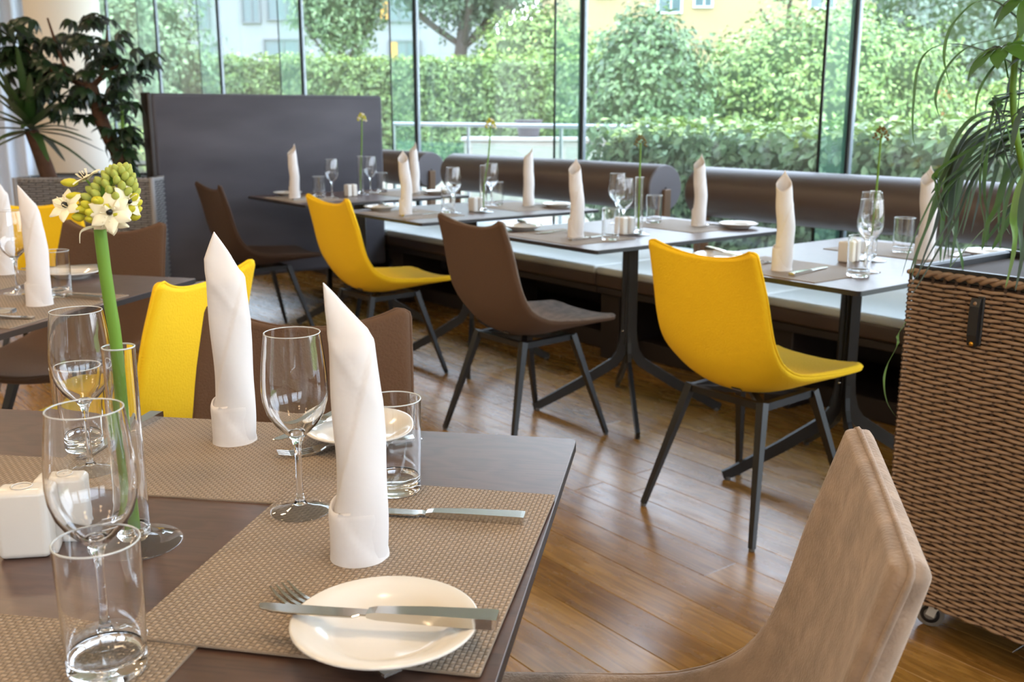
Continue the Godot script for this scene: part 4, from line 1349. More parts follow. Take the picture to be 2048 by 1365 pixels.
		l.area_attenuation = 2.0
		t.add_child(l, true)
		l.position = Vector3(0, -0.02, 0)
		l.rotation.x = -PI / 2

# ------------------------------------------------------------------ bench, bolsters, sofa
func bench() -> void:
	var FY := yaw_to(NF)
	for run in [[-6.30, -0.6, [-6.30, -5.62, -4.62, -3.62, -2.60, -1.60, -0.60], "long dark leather window bench behind the set tables"], [-9.3, -6.36, [-9.3, -8.3, -7.3, -6.36], "far dark leather window bench beyond the grey sofa"]]:
		var u0: float = run[0]; var u1: float = run[1]
		var t := thing("window_bench", run[3], "bench", UN((u0 + u1) / 2, 3.30), FY)
		var c := (u0 + u1) / 2
		var cuts: Array = run[2]
		for k in cuts.size() - 1:
			var w: float = cuts[k + 1] - cuts[k]
			var x: float = (cuts[k] + cuts[k + 1]) / 2 - c
			var b := MB.new(); b.rbox(Vector3(x, 0.445, -0.42), Vector3(w - 0.004, 0.042, 0.86), 0.018, 3); var cu := part("seat_cushion", b.done(), M.seat_glare_leather, t)  # thin pale top slab carries the painted window glare
			b = MB.new(); b.rbox(Vector3(x, 0.398, -0.42), Vector3(w - 0.006, 0.064, 0.855), 0.012, 2); part("cushion_border", b.done(), M.leather, cu)
			b = MB.new(); b.box(Vector3(x, 0.348, -0.03), Vector3(w - 0.002, 0.034, 0.05), 0.003); part("front_rail", b.done(), M.leather_dark, t)
			b = MB.new(); b.box(Vector3(cuts[k] + 0.07 - c, 0.166, -0.18), Vector3(0.13, 0.33, 0.30), 0.004); part("support", b.done(), M.bench_wood, t)
		var b2 := MB.new(); b2.box(Vector3(0, 0.045, -0.42), Vector3(u1 - u0, 0.09, 0.5), 0.004); part("plinth", b2.done(), M.bench_wood, t)
		b2 = MB.new(); b2.box(Vector3(0, 0.20, -0.80), Vector3(u1 - u0, 0.39, 0.03)); part("back_board", b2.done(), M.bench_wood, t)
		b2 = MB.new(); b2.box(Vector3(0, 0.357, -0.42), Vector3(u1 - u0, 0.014, 0.80)); part("seat_board", b2.done(), M.bench_wood, t)
	# bolsters: a thick pad folded over a bar, its ends showing the fold round the post
	var o := PackedVector2Array()
	var R := 0.128
	var a0 := 0.12
	for i in 49:
		var a := a0 + (TAU - 2 * a0) * i / 48.0    # starts beside the slot that opens downwards
		o.append(Vector2(cos(a) * R, sin(a) * R))
	o.append(Vector2(0.005, -0.013))
	o.append(Vector2(-0.012, 0.0))
	o.append(Vector2(0.005, 0.013))
	var small := PackedVector2Array()
	for p in o: small.append(p * 0.97)
	var no := 0
	for q in [[-5.88, -3.87, "long leather backrest bolster behind the middle window tables"], [-3.60, -1.2, "leather backrest bolster behind the window table by the planter"], [-8.7, -6.20, "far leather backrest bolster beside the grey sofa"]]:
		var L: float = q[1] - q[0]
		var t := thing("backrest_bolster", q[2], "bolster", UN((q[0] + q[1]) / 2, 4.02, 0), FY, "round leather backrest bolsters")
		var b := MB.new(); b.slab(o, -L / 2, L / 2, 0.022, true)
		var pad := part("pad", b.done(), M.leather, t, Vector3(0, 0.795, 0))
		pad.rotation.z = -PI / 2
		for s in [-1, 1]:
			b = MB.new(); b.slab(small, -0.006, 0.006, 0.004)
			var e := part("end_cover", b.done(), M.end_cloth, t, Vector3(s * (L / 2 + 0.001), 0.795, 0))
			e.rotation.z = -PI / 2
			b = MB.new(); b.box(Vector3(s * (L / 2 - 0.03), 0.635, 0), Vector3(0.05, 0.34, 0.012), 0.002)
			b.box(Vector3(s * (L / 2 + 0.015), 0.61, 0), Vector3(0.022, 0.36, 0.05), 0.003)
			part("post", b.done(), M.post_bronze, t)
		b = MB.new(); b.box(Vector3(0, 0.795, 0), Vector3(L - 0.02, 0.012, 0.012)); part("support_bar", b.done(), M.post_bronze, t)
	# high-backed sofa seen from behind
	var t := thing("high_back_sofa", "grey high-backed sofa seen from behind beside the farthest window table", "sofa", UN(-5.66, 2.565), FY)
	var b := MB.new(); b.rbox(Vector3(0.012, 0.775, 0), Vector3(0.10, 1.05, 1.43), 0.02, 3); part("back_panel", b.done(), M.panel, t)
	b = MB.new(); b.rbox(Vector3(0, 0.775, 0.722), Vector3(0.11, 1.06, 0.03), 0.01, 2); part("edge_welt", b.done(), M.leather_dark, t)
	b = MB.new(); b.rbox(Vector3(-0.36, 0.37, 0), Vector3(0.62, 0.20, 1.40), 0.03, 3); part("seat", b.done(), M.leather, t)
	b = MB.new(); b.rbox(Vector3(-0.33, 0.55, 0.69), Vector3(0.58, 0.55, 0.09), 0.02, 3); part("arm", b.done(), M.leather_dark, t)
	for sx in [-0.6, 0.0]:
		for sz in [-0.64, 0.64]:
			b = MB.new(); b.bar([Vector3(sx, 0.28, sz), Vector3(sx, 0, sz)], 0.03, 0.03, Vector3.RIGHT); part("leg", b.done(), M.black_steel, t)

const LEAVES := [
	[[Vector3(0.991,1.369,-2.050), Vector3(0.938,1.401,-2.039), Vector3(0.899,1.402,-2.028), Vector3(0.872,1.389,-2.017), Vector3(0.841,1.356,-2.006), Vector3(0.827,1.328,-1.994), Vector3(0.821,1.298,-1.983), Vector3(0.821,1.276,-1.972), Vector3(0.829,1.239,-1.961), Vector3(0.843,1.179,-1.950)], 0.010, "leaf_grass"],
	[[Vector3(1.047,1.267,-2.100), Vector3(0.988,1.298,-2.090), Vector3(0.932,1.316,-2.080), Vector3(0.887,1.325,-2.070), Vector3(0.843,1.323,-2.060), Vector3(0.811,1.305,-2.050), Vector3(0.795,1.274,-2.040), Vector3(0.789,1.226,-2.030), Vector3(0.787,1.169,-2.020), Vector3(0.794,1.121,-2.010), Vector3(0.828,1.058,-2.000)], 0.010, "leaf_grass"],
	[[Vector3(1.062,1.352,-2.150), Vector3(0.996,1.341,-2.137), Vector3(0.936,1.327,-2.125), Vector3(0.897,1.302,-2.112), Vector3(0.870,1.267,-2.100), Vector3(0.856,1.237,-2.087), Vector3(0.852,1.208,-2.075), Vector3(0.864,1.168,-2.062), Vector3(0.886,1.120,-2.050)], 0.011, "leaf_grass"],
	[[Vector3(0.988,1.346,-2.000), Vector3(0.939,1.300,-1.988), Vector3(0.904,1.262,-1.975), Vector3(0.883,1.225,-1.962), Vector3(0.877,1.186,-1.950)], 0.012, "leaf_grass"],
	[[Vector3(1.091,1.192,-2.150), Vector3(1.016,1.198,-2.148), Vector3(0.975,1.190,-2.146), Vector3(0.945,1.168,-2.143), Vector3(0.921,1.127,-2.141), Vector3(0.909,1.086,-2.139), Vector3(0.894,1.013,-2.137), Vector3(0.882,0.960,-2.134), Vector3(0.864,0.907,-2.132), Vector3(0.850,0.852,-2.130)], 0.030, "leaf_grass"],
	[[Vector3(1.118,1.182,-2.200), Vector3(1.029,1.172,-2.180), Vector3(0.975,1.147,-2.160), Vector3(0.928,1.106,-2.140), Vector3(0.898,1.061,-2.120), Vector3(0.869,1.028,-2.100)], 0.024, "leaf_grass_dark"],
	[[Vector3(1.070,1.156,-2.100), Vector3(1.010,1.138,-2.100), Vector3(0.972,1.113,-2.100), Vector3(0.930,1.072,-2.100), Vector3(0.897,1.036,-2.100), Vector3(0.872,0.974,-2.100), Vector3(0.854,0.912,-2.100), Vector3(0.843,0.848,-2.100)], 0.030, "leaf_grass"],
	[[Vector3(1.046,1.144,-2.050), Vector3(0.980,1.124,-2.054), Vector3(0.944,1.095,-2.058), Vector3(0.924,1.059,-2.061), Vector3(0.911,1.009,-2.065), Vector3(0.900,0.978,-2.069), Vector3(0.875,0.926,-2.072), Vector3(0.851,0.873,-2.076), Vector3(0.827,0.825,-2.080)], 0.026, "leaf_grass_dark"],
	[[Vector3(0.943,1.226,-2.000), Vector3(0.937,1.216,-2.000), Vector3(0.933,1.188,-2.000), Vector3(0.925,1.141,-2.000), Vector3(0.920,1.092,-2.000), Vector3(0.926,1.024,-2.000), Vector3(0.940,0.975,-2.000), Vector3(0.940,0.920,-2.000)], 0.017, "leaf_grass"],
	[[Vector3(0.946,1.217,-2.020), Vector3(0.954,1.179,-2.015), Vector3(0.969,1.121,-2.010), Vector3(0.993,1.063,-2.005), Vector3(1.027,1.004,-2.000)], 0.020, "leaf_grass_dark"],
	[[Vector3(0.987,1.216,-1.950), Vector3(0.958,1.188,-1.943), Vector3(0.948,1.151,-1.937), Vector3(0.943,1.113,-1.930)], 0.022, "leaf_grass_dark"],
	[[Vector3(1.001,1.128,-2.100), Vector3(0.998,1.088,-2.095), Vector3(0.988,1.037,-2.090), Vector3(0.982,0.997,-2.085), Vector3(0.983,0.935,-2.080)], 0.015, "leaf_grass"],
	[[Vector3(1.047,1.129,-2.050), Vector3(0.993,1.071,-2.037), Vector3(0.973,1.012,-2.025), Vector3(0.951,0.973,-2.013), Vector3(0.941,0.927,-2.000)], 0.024, "leaf_grass"],
	[[Vector3(0.997,1.123,-1.950), Vector3(0.972,1.057,-1.942), Vector3(0.963,0.991,-1.935), Vector3(0.967,0.934,-1.927), Vector3(0.955,0.860,-1.920)], 0.022, "leaf_grass_light"],
	[[Vector3(1.055,1.060,-2.050), Vector3(1.013,1.001,-2.033), Vector3(0.981,0.953,-2.017), Vector3(0.960,0.925,-2.000)], 0.024, "leaf_grass"],
	[[Vector3(1.019,1.154,-2.200), Vector3(0.976,1.115,-2.190), Vector3(0.955,1.062,-2.180), Vector3(0.945,1.010,-2.170), Vector3(0.941,0.958,-2.160), Vector3(0.929,0.878,-2.150)], 0.022, "leaf_grass"],
	[[Vector3(0.972,1.137,-2.150), Vector3(0.926,1.085,-2.143), Vector3(0.914,1.013,-2.135), Vector3(0.910,0.950,-2.127), Vector3(0.910,0.882,-2.120)], 0.020, "leaf_grass"],
	[[Vector3(0.975,1.114,-2.200), Vector3(0.937,1.062,-2.188), Vector3(0.935,1.010,-2.176), Vector3(0.949,0.946,-2.164), Vector3(0.965,0.894,-2.152), Vector3(0.969,0.863,-2.140)], 0.020, "leaf_grass_light"],
	[[Vector3(0.892,1.087,-2.100), Vector3(0.881,1.047,-2.093), Vector3(0.895,0.996,-2.087), Vector3(0.902,0.982,-2.080)], 0.022, "leaf_grass"],
	[[Vector3(1.064,1.203,-2.100), Vector3(1.025,1.196,-2.100), Vector3(0.986,1.178,-2.100), Vector3(0.973,1.156,-2.100)], 0.018, "leaf_grass"],
	[[Vector3(1.101,1.106,-2.150), Vector3(1.061,1.075,-2.138), Vector3(1.040,1.019,-2.125), Vector3(1.032,0.973,-2.112), Vector3(1.042,0.943,-2.100)], 0.015, "leaf_grass"],
	[[Vector3(1.016,1.093,-1.980), Vector3(0.993,1.065,-1.970), Vector3(0.983,1.008,-1.960), Vector3(0.982,0.931,-1.950)], 0.020, "leaf_grass_light"],
	[[Vector3(1.145,1.167,-2.250), Vector3(1.087,1.147,-2.240), Vector3(1.048,1.113,-2.230), Vector3(1.019,1.060,-2.220), Vector3(1.002,0.996,-2.210), Vector3(0.987,0.931,-2.200)], 0.016, "leaf_grass"],
	[[Vector3(1.079,1.072,-2.100), Vector3(1.050,1.027,-2.083), Vector3(1.045,0.957,-2.067), Vector3(1.050,0.877,-2.050)], 0.018, "leaf_grass"],
	[[Vector3(0.883,0.741,-2.200), Vector3(0.870,0.682,-2.210), Vector3(0.855,0.633,-2.220), Vector3(0.854,0.589,-2.230), Vector3(0.869,0.538,-2.240), Vector3(0.897,0.499,-2.250)], 0.008, "leaf_grass_light"],
	[[Vector3(1.041,1.316,-2.100), Vector3(1.028,1.277,-2.100), Vector3(1.030,1.218,-2.100), Vector3(1.029,1.158,-2.100)], 0.016, "leaf_grass"],
	[[Vector3(1.120,1.162,-2.200), Vector3(1.089,1.154,-2.200), Vector3(1.061,1.130,-2.200), Vector3(1.043,1.083,-2.200), Vector3(1.040,1.008,-2.200)], 0.013, "leaf_grass_dark"],
	[[Vector3(1.077,1.098,-2.100), Vector3(1.014,1.108,-2.100), Vector3(0.970,1.087,-2.100), Vector3(0.949,1.036,-2.100), Vector3(0.942,0.985,-2.100), Vector3(0.930,0.933,-2.100)], 0.017, "leaf_grass"],
]

# ------------------------------------------------------------------ planters and indoor plants
func planters() -> void:
	var FY := yaw_to(NF)
	var w := 0.64
	var d := 0.42
	var c := Vector3(0.884, 0, -2.205) + UF * (w / 2) + NF * (d / 2)
	var t := thing("wicker_planter", "tall brown wicker planter box on castors with a dark strap", "planter", c, FY, "")
	wicker_box(t, w, d, 0.76, 0.088, M.wicker_core, M.wicker)
	planter_top(t, w, d, 0.85)
	for s in [[-0.24, 0.13, 0.4], [0.0, 0.13, 2.6], [0.25, 0.13, 1.0], [-0.24, -0.13, 0.0], [0.25, -0.13, 0.3]]:
		if s[0] != 0.0: castor(t, Vector3(s[0], 0, s[1]), s[2])
	# strap with its studs, hanging on the front face
	var b := MB.new()
	b.bar([Vector3(-0.160, 0.812, d / 2 + 0.008), Vector3(-0.160, 0.795, d / 2 + 0.014), Vector3(-0.160, 0.735, d / 2 + 0.014), Vector3(-0.160, 0.712, d / 2 + 0.009)], 0.021, 0.008, Vector3(0, 0, 1))
	b.box(Vector3(-0.152, 0.765, d / 2 + 0.006), Vector3(0.016, 0.105, 0.006), 0.002)
	var st := part("strap", b.done(), M.liner, t)
	for y in [[0.716, M.brass, 0.0052], [0.802, M.wicker, 0.0045]]:
		b = MB.new(); b.lathe([Vector2(0, 0), Vector2(y[2], 0), Vector2(y[2] * 0.8, 0.003), Vector2(0, 0.004)], 14)
		var o := part("stud", b.done(), y[1], st, Vector3(-0.160, y[0], d / 2 + 0.014)); o.rotation.x = PI / 2
	# long arching leaves
	var p := thing("ponytail_plant", "long arching grass-like leaves hanging over the brown wicker planter", "plant", Vector3(1.22, 0.846, -2.12))
	b = MB.new()
	b.tube(curve([Vector3(0, 0, 0), Vector3(0.01, 0.1, 0), Vector3(0, 0.28, 0)], 8), [0.05, 0.05, 0.045, 0.04, 0.036, 0.032, 0.03, 0.028, 0.026], 12); part("stem", b.done(), M.bark, p)
	var crown := Vector3(1.22, 1.12, -2.12)
	var k := 0
	for q in LEAVES:
		var pts := [Vector3(0, crown.y - 0.846, 0)]
		for v in q[0]: pts.append(v - p.position)
		var first: Vector3 = pts[1]
		pts.insert(1, (pts[0] + first) / 2 + Vector3(0, 0.06, 0))
		part("leaf", blade(pts, q[1] * 1.1, Vector3.ZERO, 0.3, 34), M[q[2]], p)
		if k > 3 and k != 24:   # a second leaf springs beside most of them
			var more := []
			var off := Vector3(0.02 * sin(k * 1.7), 0.012 * cos(k * 2.3), 0.05 * sin(k * 2.9 + 1.0))
			for i in pts.size(): more.append(pts[i] * (1.0 - 0.02 * (k % 3)) + off * (float(i) / pts.size()))
			part("leaf", blade(more, q[1] * 0.95, Vector3.ZERO, 0.3, 34), M[["leaf_grass", "leaf_grass_dark", "leaf_grass"][k % 3]], p)
		k += 1
	for i in 11:   # the rest of the crown, to the side that leans out of the picture
		var a := -1.3 + i * 0.24
		var dir := Vector3(cos(a), 0, -sin(a) * 0.9)
		var R := 0.36 + 0.1 * (i % 3)
		part("leaf", blade([Vector3(0, 0.27, 0), dir * R * 0.4 + Vector3(0, 0.55, 0), dir * R * 0.8 + Vector3(0, 0.50, 0), dir * R + Vector3(0, 0.2 - 0.1 * (i % 2), 0), dir * R * 1.05 + Vector3(0, -0.05, 0)], 0.024, Vector3.ZERO, 0.3, 24), M.leaf_grass, p)
	var wh := [whorl_mesh(8, 21, 0.5), whorl_mesh(9, 22, 0.8), whorl_mesh(7, 23, 1.1)]
	p = thing("umbrella_plant", "broad-leaved umbrella plant stem beside the arching leaves", "plant", Vector3(1.12, 0.846, -2.02))
	b = MB.new(); b.tube(curve([Vector3(0, 0, 0), Vector3(-0.12, 0.25, 0.02), Vector3(-0.145, 0.45, 0.0), Vector3(-0.10, 0.72, 0)], 12), 0.0065, 8); part("stem", b.done(), M.stalk, p)
	for q in [[-0.185, 0.465, 0.03, 0, 0.3], [-0.125, 0.56, 0.0, 1, 1.2], [-0.09, 0.46, 0.05, 1, 2.0], [0.0, 0.62, -0.02, 2, 0.5], [-0.10, 0.73, 0.0, 0, 0.0]]:
		part("leaf_whorl", wh[q[3]], M.leaf_grass, p, Vector3(q[0], q[1], q[2]), q[4]).basis = Basis.from_euler(Vector3(0, q[4], 0.35)).scaled(Vector3.ONE * 0.82)
	# grey planter with the indoor trees on the left
	w = 0.72; d = 0.46
	t = thing("wicker_planter", "grey wicker planter box holding the indoor trees", "planter", Vector3(-2.28, 0, -5.62), 0.02)
	wicker_box(t, w, d, 0.78, 0.07, M.wicker_grey_core, M.wicker_grey, 0.036, 0.0125)
	planter_top(t, w, d, 0.845)
	b = MB.new()
	for sx in [-1, 1]:
		for sz in [-1, 1]:
			b = MB.new(); b.tube([Vector3(sx * w / 2, 0.075, sz * d / 2), Vector3(sx * w / 2, 0.86, sz * d / 2)], 0.014, 8); part("corner_post", b.done(), M.wicker_grey, t)
	for sx in [-1, 1]:
		for sz in [-1, 1]: castor(t, Vector3(sx * 0.28, 0, sz * 0.15), 0.5)
	p = thing("indoor_tree", "dark-leaved indoor umbrella tree with a thick bare trunk", "tree", Vector3(-2.13, 0.83, -5.60))
	b = MB.new()
	var trunk := curve([Vector3(0, 0, 0), Vector3(-0.03, 0.15, 0.01), Vector3(-0.095, 0.32, 0.02), Vector3(-0.14, 0.52, 0.02)], 14)
	var tr := []
	for i in 15: tr.append(0.043 - 0.008 * i / 14.0 + 0.002 * sin(i * 2.1))
	b.tube(trunk, tr, 14); part("trunk", b.done(), M.bark, p)
	b = MB.new(); b.tube(curve([Vector3(0.035, 0, 0.02), Vector3(0.02, 0.2, 0.03), Vector3(0.02, 0.42, 0.02)], 8), 0.010, 8); part("stem", b.done(), M.stalk, p)
	rng.seed = 44
	for i in 138:
		var dv := Vector3(rng.randfn(), rng.randfn() * 0.9, rng.randfn()).normalized() * pow(rng.randf_range(0.25, 1.0), 0.5)
		var pos := Vector3(-0.20, 0.62, 0.0) + dv * Vector3(0.40, 0.30, 0.26)
		if i >= 112: pos = Vector3(rng.randf_range(-0.05, 0.09), rng.randf_range(0.06, 0.42), rng.randf_range(-0.05, 0.16))
		if i >= 128: pos = Vector3(rng.randf_range(-0.62, -0.35), rng.randf_range(0.6, 0.86), rng.randf_range(-0.1, 0.16))
		var o := part("leaf_whorl", wh[i % 3], M.leaf_dark, p, pos, rng.randf() * TAU)
		o.rotation.x = rng.randf_range(-0.5, 0.5)
		o.rotation.z = rng.randf_range(-0.5, 0.5)
		o.scale = Vector3.ONE * rng.randf_range(0.68, 0.95)
	for q in [[-0.45, 0.7, 0.05], [-0.05, 0.8, -0.05], [-0.3, 0.85, 0.1], [0.06, 0.62, 0.08], [-0.5, 0.5, -0.05]]:
		b = MB.new(); b.tube(curve([Vector3(-0.135, 0.5, 0.02), Vector3(q[0] * 0.6 - 0.06, 0.58, q[2] * 0.6), Vector3(q[0], q[1], q[2])], 8), [0.022, 0.018, 0.015, 0.013, 0.011, 0.009, 0.008, 0.006, 0.005], 8); part("branch", b.done(), M.bark, p)
	p = thing("yucca_plant", "indoor yucca with sword-shaped leaves on a bare trunk", "plant", Vector3(-2.50, 0.83, -5.50))
	b = MB.new(); b.tube(curve([Vector3(0, 0, 0), Vector3(-0.03, 0.12, 0), Vector3(-0.075, 0.27, 0)], 8), [0.046, 0.044, 0.042, 0.042, 0.040, 0.038, 0.037, 0.036, 0.034], 12); part("trunk", b.done(), M.bark, p)
	for i in 34:
		var a := i * 2.39996
		var f := i / 33.0
		var el := lerpf(-0.45, 1.35, f)
		var L := rng.randf_range(0.30, 0.42)
		var dir := Vector3(cos(a) * cos(el), sin(el), sin(a) * cos(el))
		var s0 := Vector3(-0.075, 0.27 + 0.05 * f, 0)
		part("leaf", blade([s0, s0 + dir * L * 0.5, s0 + dir * L + Vector3(0, -0.07 * (1.0 - f), 0)], 0.062, Vector3.ZERO, 0.35, 10), M.leaf_blade, p)

# ------------------------------------------------------------------ laying the tables
func lay_window_table(u: float, who: String, q: Dictionary) -> void:
	var FY := yaw_to(NF)
	var F := func(du: float, n: float, y := TY) -> Vector3: return UN(u + du, n, y)
	var top := TY + 0.0024
	placemat("placemat on the chair side of %s" % who, F.call(0.0, 2.455), FY)
	placemat("placemat on the bench side of %s" % who, F.call(0.0, 3.075), FY)
	napkin(2, "upright white napkin on the chair side of %s" % who, F.call(q.n1[0], q.n1[1], top), FY + q.get("y1", 0.5))
	napkin(2, "upright white napkin on the bench side of %s" % who, F.call(q.n2[0], q.n2[1], top), FY + q.get("y2", 0.2))
	plate("bread plate on the chair side of %s" % who, F.call(q.p1[0], q.p1[1], top))
	plate("bread plate on the bench side of %s" % who, F.call(q.p2[0], q.p2[1], top))
	glassware("wine", "wine glass on the chair side of %s" % who, F.call(q.g1[0], q.g1[1], q.get("g1y", TY)))
	glassware("wine", "wine glass on the bench side of %s" % who, F.call(q.g2[0], q.g2[1]))
	glassware("tumbler", "water tumbler on the chair side of %s" % who, F.call(q.w1[0], q.w1[1], q.get("w1y", TY)))
	glassware("tumbler", "water tumbler on the bench side of %s" % who, F.call(q.w2[0], q.w2[1], q.get("w2y", TY)))
	for k in 2:
		shaker("%s of the shaker pair on %s" % [["chair-side shaker", "bench-side shaker"][k], who], F.call(q.s[0], q.s[1] + k * 0.033), FY + 0.06, 0.92)
	glassware("vase", "bud vase on %s" % who, F.call(q.v[0], q.v[1]))
	small_flower("single flower stem in the vase on %s" % who, F.call(q.v[0], q.v[1]), q.fh, q.get("dry", false), q.get("lean", Vector3(0.01, 0, 0)))
	knife("knife beside the napkin on the chair side of %s" % who, F.call(q.k1[0], q.k1[1], top), F.call(q.k1[0] - 0.03, q.k1[1] + 0.20, top))
	fork("fork beside the napkin on the chair side of %s" % who, F.call(q.f1[0], q.f1[1], top), F.call(q.f1[0] + 0.05, q.f1[1] + 0.19, top))
	fork("fork beside the napkin on the bench side of %s" % who, F.call(q.f2[0], q.f2[1], top), F.call(q.f2[0] - 0.03, q.f2[1] - 0.19, top))
	knife("knife laid across the chair-side bread plate of %s" % who, F.call(q.p1[0] - 0.09, q.p1[1] + 0.05, TY + 0.0245), F.call(q.p1[0] + 0.11, q.p1[1] - 0.02, TY + 0.0245))

func front_table() -> void:
	# local axes of the near table: E1 along its far edge to the right, E2 away from the camera
	var E1 := Vector3(0.986, 0, 0.167)
	var E2 := Vector3(0.165, 0, -0.986)
	var B := Vector3(0.092, 0, -1.360)     # its far right corner
	var T := yaw_to(E2)
	var P := func(a: float, b: float, y := TY) -> Vector3: return B + E1 * a + E2 * b + Vector3(0, y, 0)
	make_table("dining_table", "near dark wood dining table laid for four with an edge facing the aisle", 0.945, 0.925, P.call(-0.4725, -0.4625, 0.0), T)
	var top := TY + 0.0024
	placemat("near placemat on the aisle side with a fork and a plate at its lower end", P.call(-0.1685, -0.4275, TY + 0.0025), T + PI / 2 - 0.03, 0.405, 0.322)
	placemat("placemat at the far side of the near table under the leaning fork", P.call(-0.465, -0.155), T, 0.42, 0.30)
	placemat("placemat at the left end of the near table behind the shakers", P.call(-0.779, -0.415, TY + 0.0025), T + PI / 2, 0.41, 0.32)
	placemat("placemat in the near corner under the foremost water glass", P.call(-0.474, -0.757), T, 0.42, 0.31)
	napkin(0, "tall white napkin at the middle of the near table's right place setting", P.call(-0.180, -0.433, top + 0.0025), -0.05)
	napkin(1, "tall white napkin on the far placemat of the near table before the yellow chair", P.call(-0.472, -0.094, top), 0.1, 1.03)
	plate("bread plate in the foreground with a knife laid across it", P.call(-0.103, -0.600, top + 0.0075))
	plate("bread plate at the far edge of the near table behind the napkin", P.call(-0.293, -0.070, top + 0.005))
	knife("knife laid across the foreground bread plate", Vector3(-0.012, TY + 0.0305, -0.772), Vector3(-0.222, TY + 0.0305, -0.797))
	fork("fork with its tines showing beyond the foreground bread plate", Vector3(-0.096, TY + 0.0055, -0.734), Vector3(-0.228, TY + 0.0051, -0.892))
	knife("knife lying on the near placemat to the right of its napkin", Vector3(0.014, top + 0.0025, -1.051), Vector3(-0.193, top + 0.0025, -1.082))
	knife("knife across the far bread plate pointing past the wine glass", Vector3(-0.212, TY + 0.0285, -1.452), Vector3(-0.312, TY + 0.0245, -1.268))
	fork("fork at the far placemat with dark tines beside the stem", Vector3(-0.128, TY + 0.003, -1.345), Vector3(-0.318, TY + 0.003, -1.272))
	knife("knife at the outer end of the far placemat behind the bud vase", Vector3(-0.537, top, -1.462), Vector3(-0.573, top, -1.256))
	glassware("wine", "wine glass standing clear in front of the brown chair", P.call(-0.284, -0.330, top + 0.0025))
	glassware("wine", "wine glass behind the green flower stem", P.call(-0.600, -0.243, TY + 0.0024))
	var g := glassware("wine", "wine glass in the foreground with fine fill marks", P.call(-0.346, -0.630, top))
	g.rotation.y = 0.0
	var b := MB.new()
	for q in [[0.120, 0.0326, 0.5], [0.1245, 0.0341, 0.35], [0.113, 0.0293, 0.45]]:
		var pts := []
		for i in 9:
			var a: float = -1.0 + q[2] * i / 8.0
			pts.append(Vector3(cos(a) * (q[1] + 0.0003), q[0], -sin(a) * (q[1] + 0.0003)))
		b.tube(pts, 0.00028, 4, false)
	part("fill_marks", b.done(), M.etch, g)
	glassware("tumbler", "water tumbler partly hidden by the tall near napkin", P.call(-0.196, -0.247, top + 0.0025))
	glassware("tumbler", "water tumbler behind the stem of the left wine glass", P.call(-0.664, -0.158, top))
	glassware("tumbler", "water tumbler in the foreground corner of the near table", P.call(-0.318, -0.674, top))
	for k in 2:
		shaker(["foremost white ceramic shaker of the near table", "white ceramic shaker half hidden by the foreground wine glass"][k], Vector3(-0.506 + k * 0.024, TY, -0.978 - k * 0.036), T + 0.32, 1.04)
	var v := glassware("vase", "near bud vase on a wide glass foot holding the tall green stem", Vector3(-0.4035, TY, -1.003))
	b = MB.new()
	b.lathe([Vector2(0, 0.0113), Vector2(0.0092, 0.0118), Vector2(0.0137, 0.0143), Vector2(0.01475, 0.022), Vector2(0.01475, 0.124), Vector2(0.0140, 0.1236), Vector2(0, 0.1234)], 32)
	part("water", b.done(), M.water, v)
	big_flower(Vector3(-0.4035, TY, -1.003))
	make_chair("brown chair at the far side of the near table", M.brown_felt, M.brown_felt, Vector3(-0.415, 0, -1.605), Vector3(-0.12, 0, 0.99))
	make_chair("beige velvet chair in the foreground at the aisle end of the near table", M.beige_velvet, M.beige_velvet, Vector3(0.115, 0, -0.983), Vector3(-0.977, 0, -0.2135), "_deep")

func left_table() -> void:
	var E1 := Vector3(0.968, 0, 0.252)
	var E2 := Vector3(0.252, 0, -0.968)
	var B := Vector3(-0.883, 0, -2.788)
	var T := yaw_to(E2)
	var P := func(a: float, b: float, y := TY) -> Vector3: return B + E1 * a + E2 * b + Vector3(0, y, 0)
	make_table("dining_table", "dark wood dining table at the left with a bright window reflection", 0.95, 0.93, P.call(-0.475, -0.465, 0.0), T)
	var top := TY + 0.0024
	placemat("placemat at the right side of the left table under the tall napkin", P.call(-0.172, -0.500), T + PI / 2, 0.42, 0.315)
	placemat("placemat at the far side of the left table", P.call(-0.60, -0.165), T, 0.42, 0.315)
	napkin(0, "tall white napkin on the left table beside its water glass", P.call(-0.140, -0.462, top), -0.2)
	napkin(1, "tall white napkin on the left table behind its wine glass", P.call(-0.568, -0.075, top), 0.2)
	glassware("wine", "wine glass on the left table in front of a napkin", P.call(-0.304, -0.340, TY + 0.0024))
	glassware("tumbler", "water tumbler on the left table beside the tall napkin", P.call(-0.175, -0.350, top))
	plate("bread plate at the far edge of the left table", P.call(-0.352, -0.075, TY))
	knife("knife laid across the bread plate of the left table", P.call(-0.290, -0.035, TY + 0.0245), P.call(-0.475, -0.115, TY + 0.0225))
	knife("knife lying to the right of the tall napkin on the left table", P.call(-0.030, -0.372, top), P.call(-0.238, -0.340, top))
	fork("fork at the near edge of the left table", P.call(-0.035, -0.612, top), P.call(-0.228, -0.655, top))
	plate("bread plate at the near end of the left table", P.call(-0.135, -0.725, top))
	knife("knife on the near bread plate of the left table", P.call(-0.045, -0.655, TY + 0.0245), P.call(-0.245, -0.700, TY + 0.0235))
	make_chair("yellow chair at the right side of the left table turned away from the aisle", M.yellow, M.yellow, Vector3(-0.942, 0, -2.378), Vector3(-0.957, 0, -0.287))
	make_chair("brown chair at the far side of the left table", M.brown_felt, M.brown_felt, Vector3(-1.403, 0, -3.145), Vector3(-0.252, 0, 0.968))
	make_chair("yellow chair half hidden behind the brown chair of the left table", M.yellow, M.yellow, Vector3(-2.10, 0, -4.53), Vector3(-0.2, 0, -0.98))

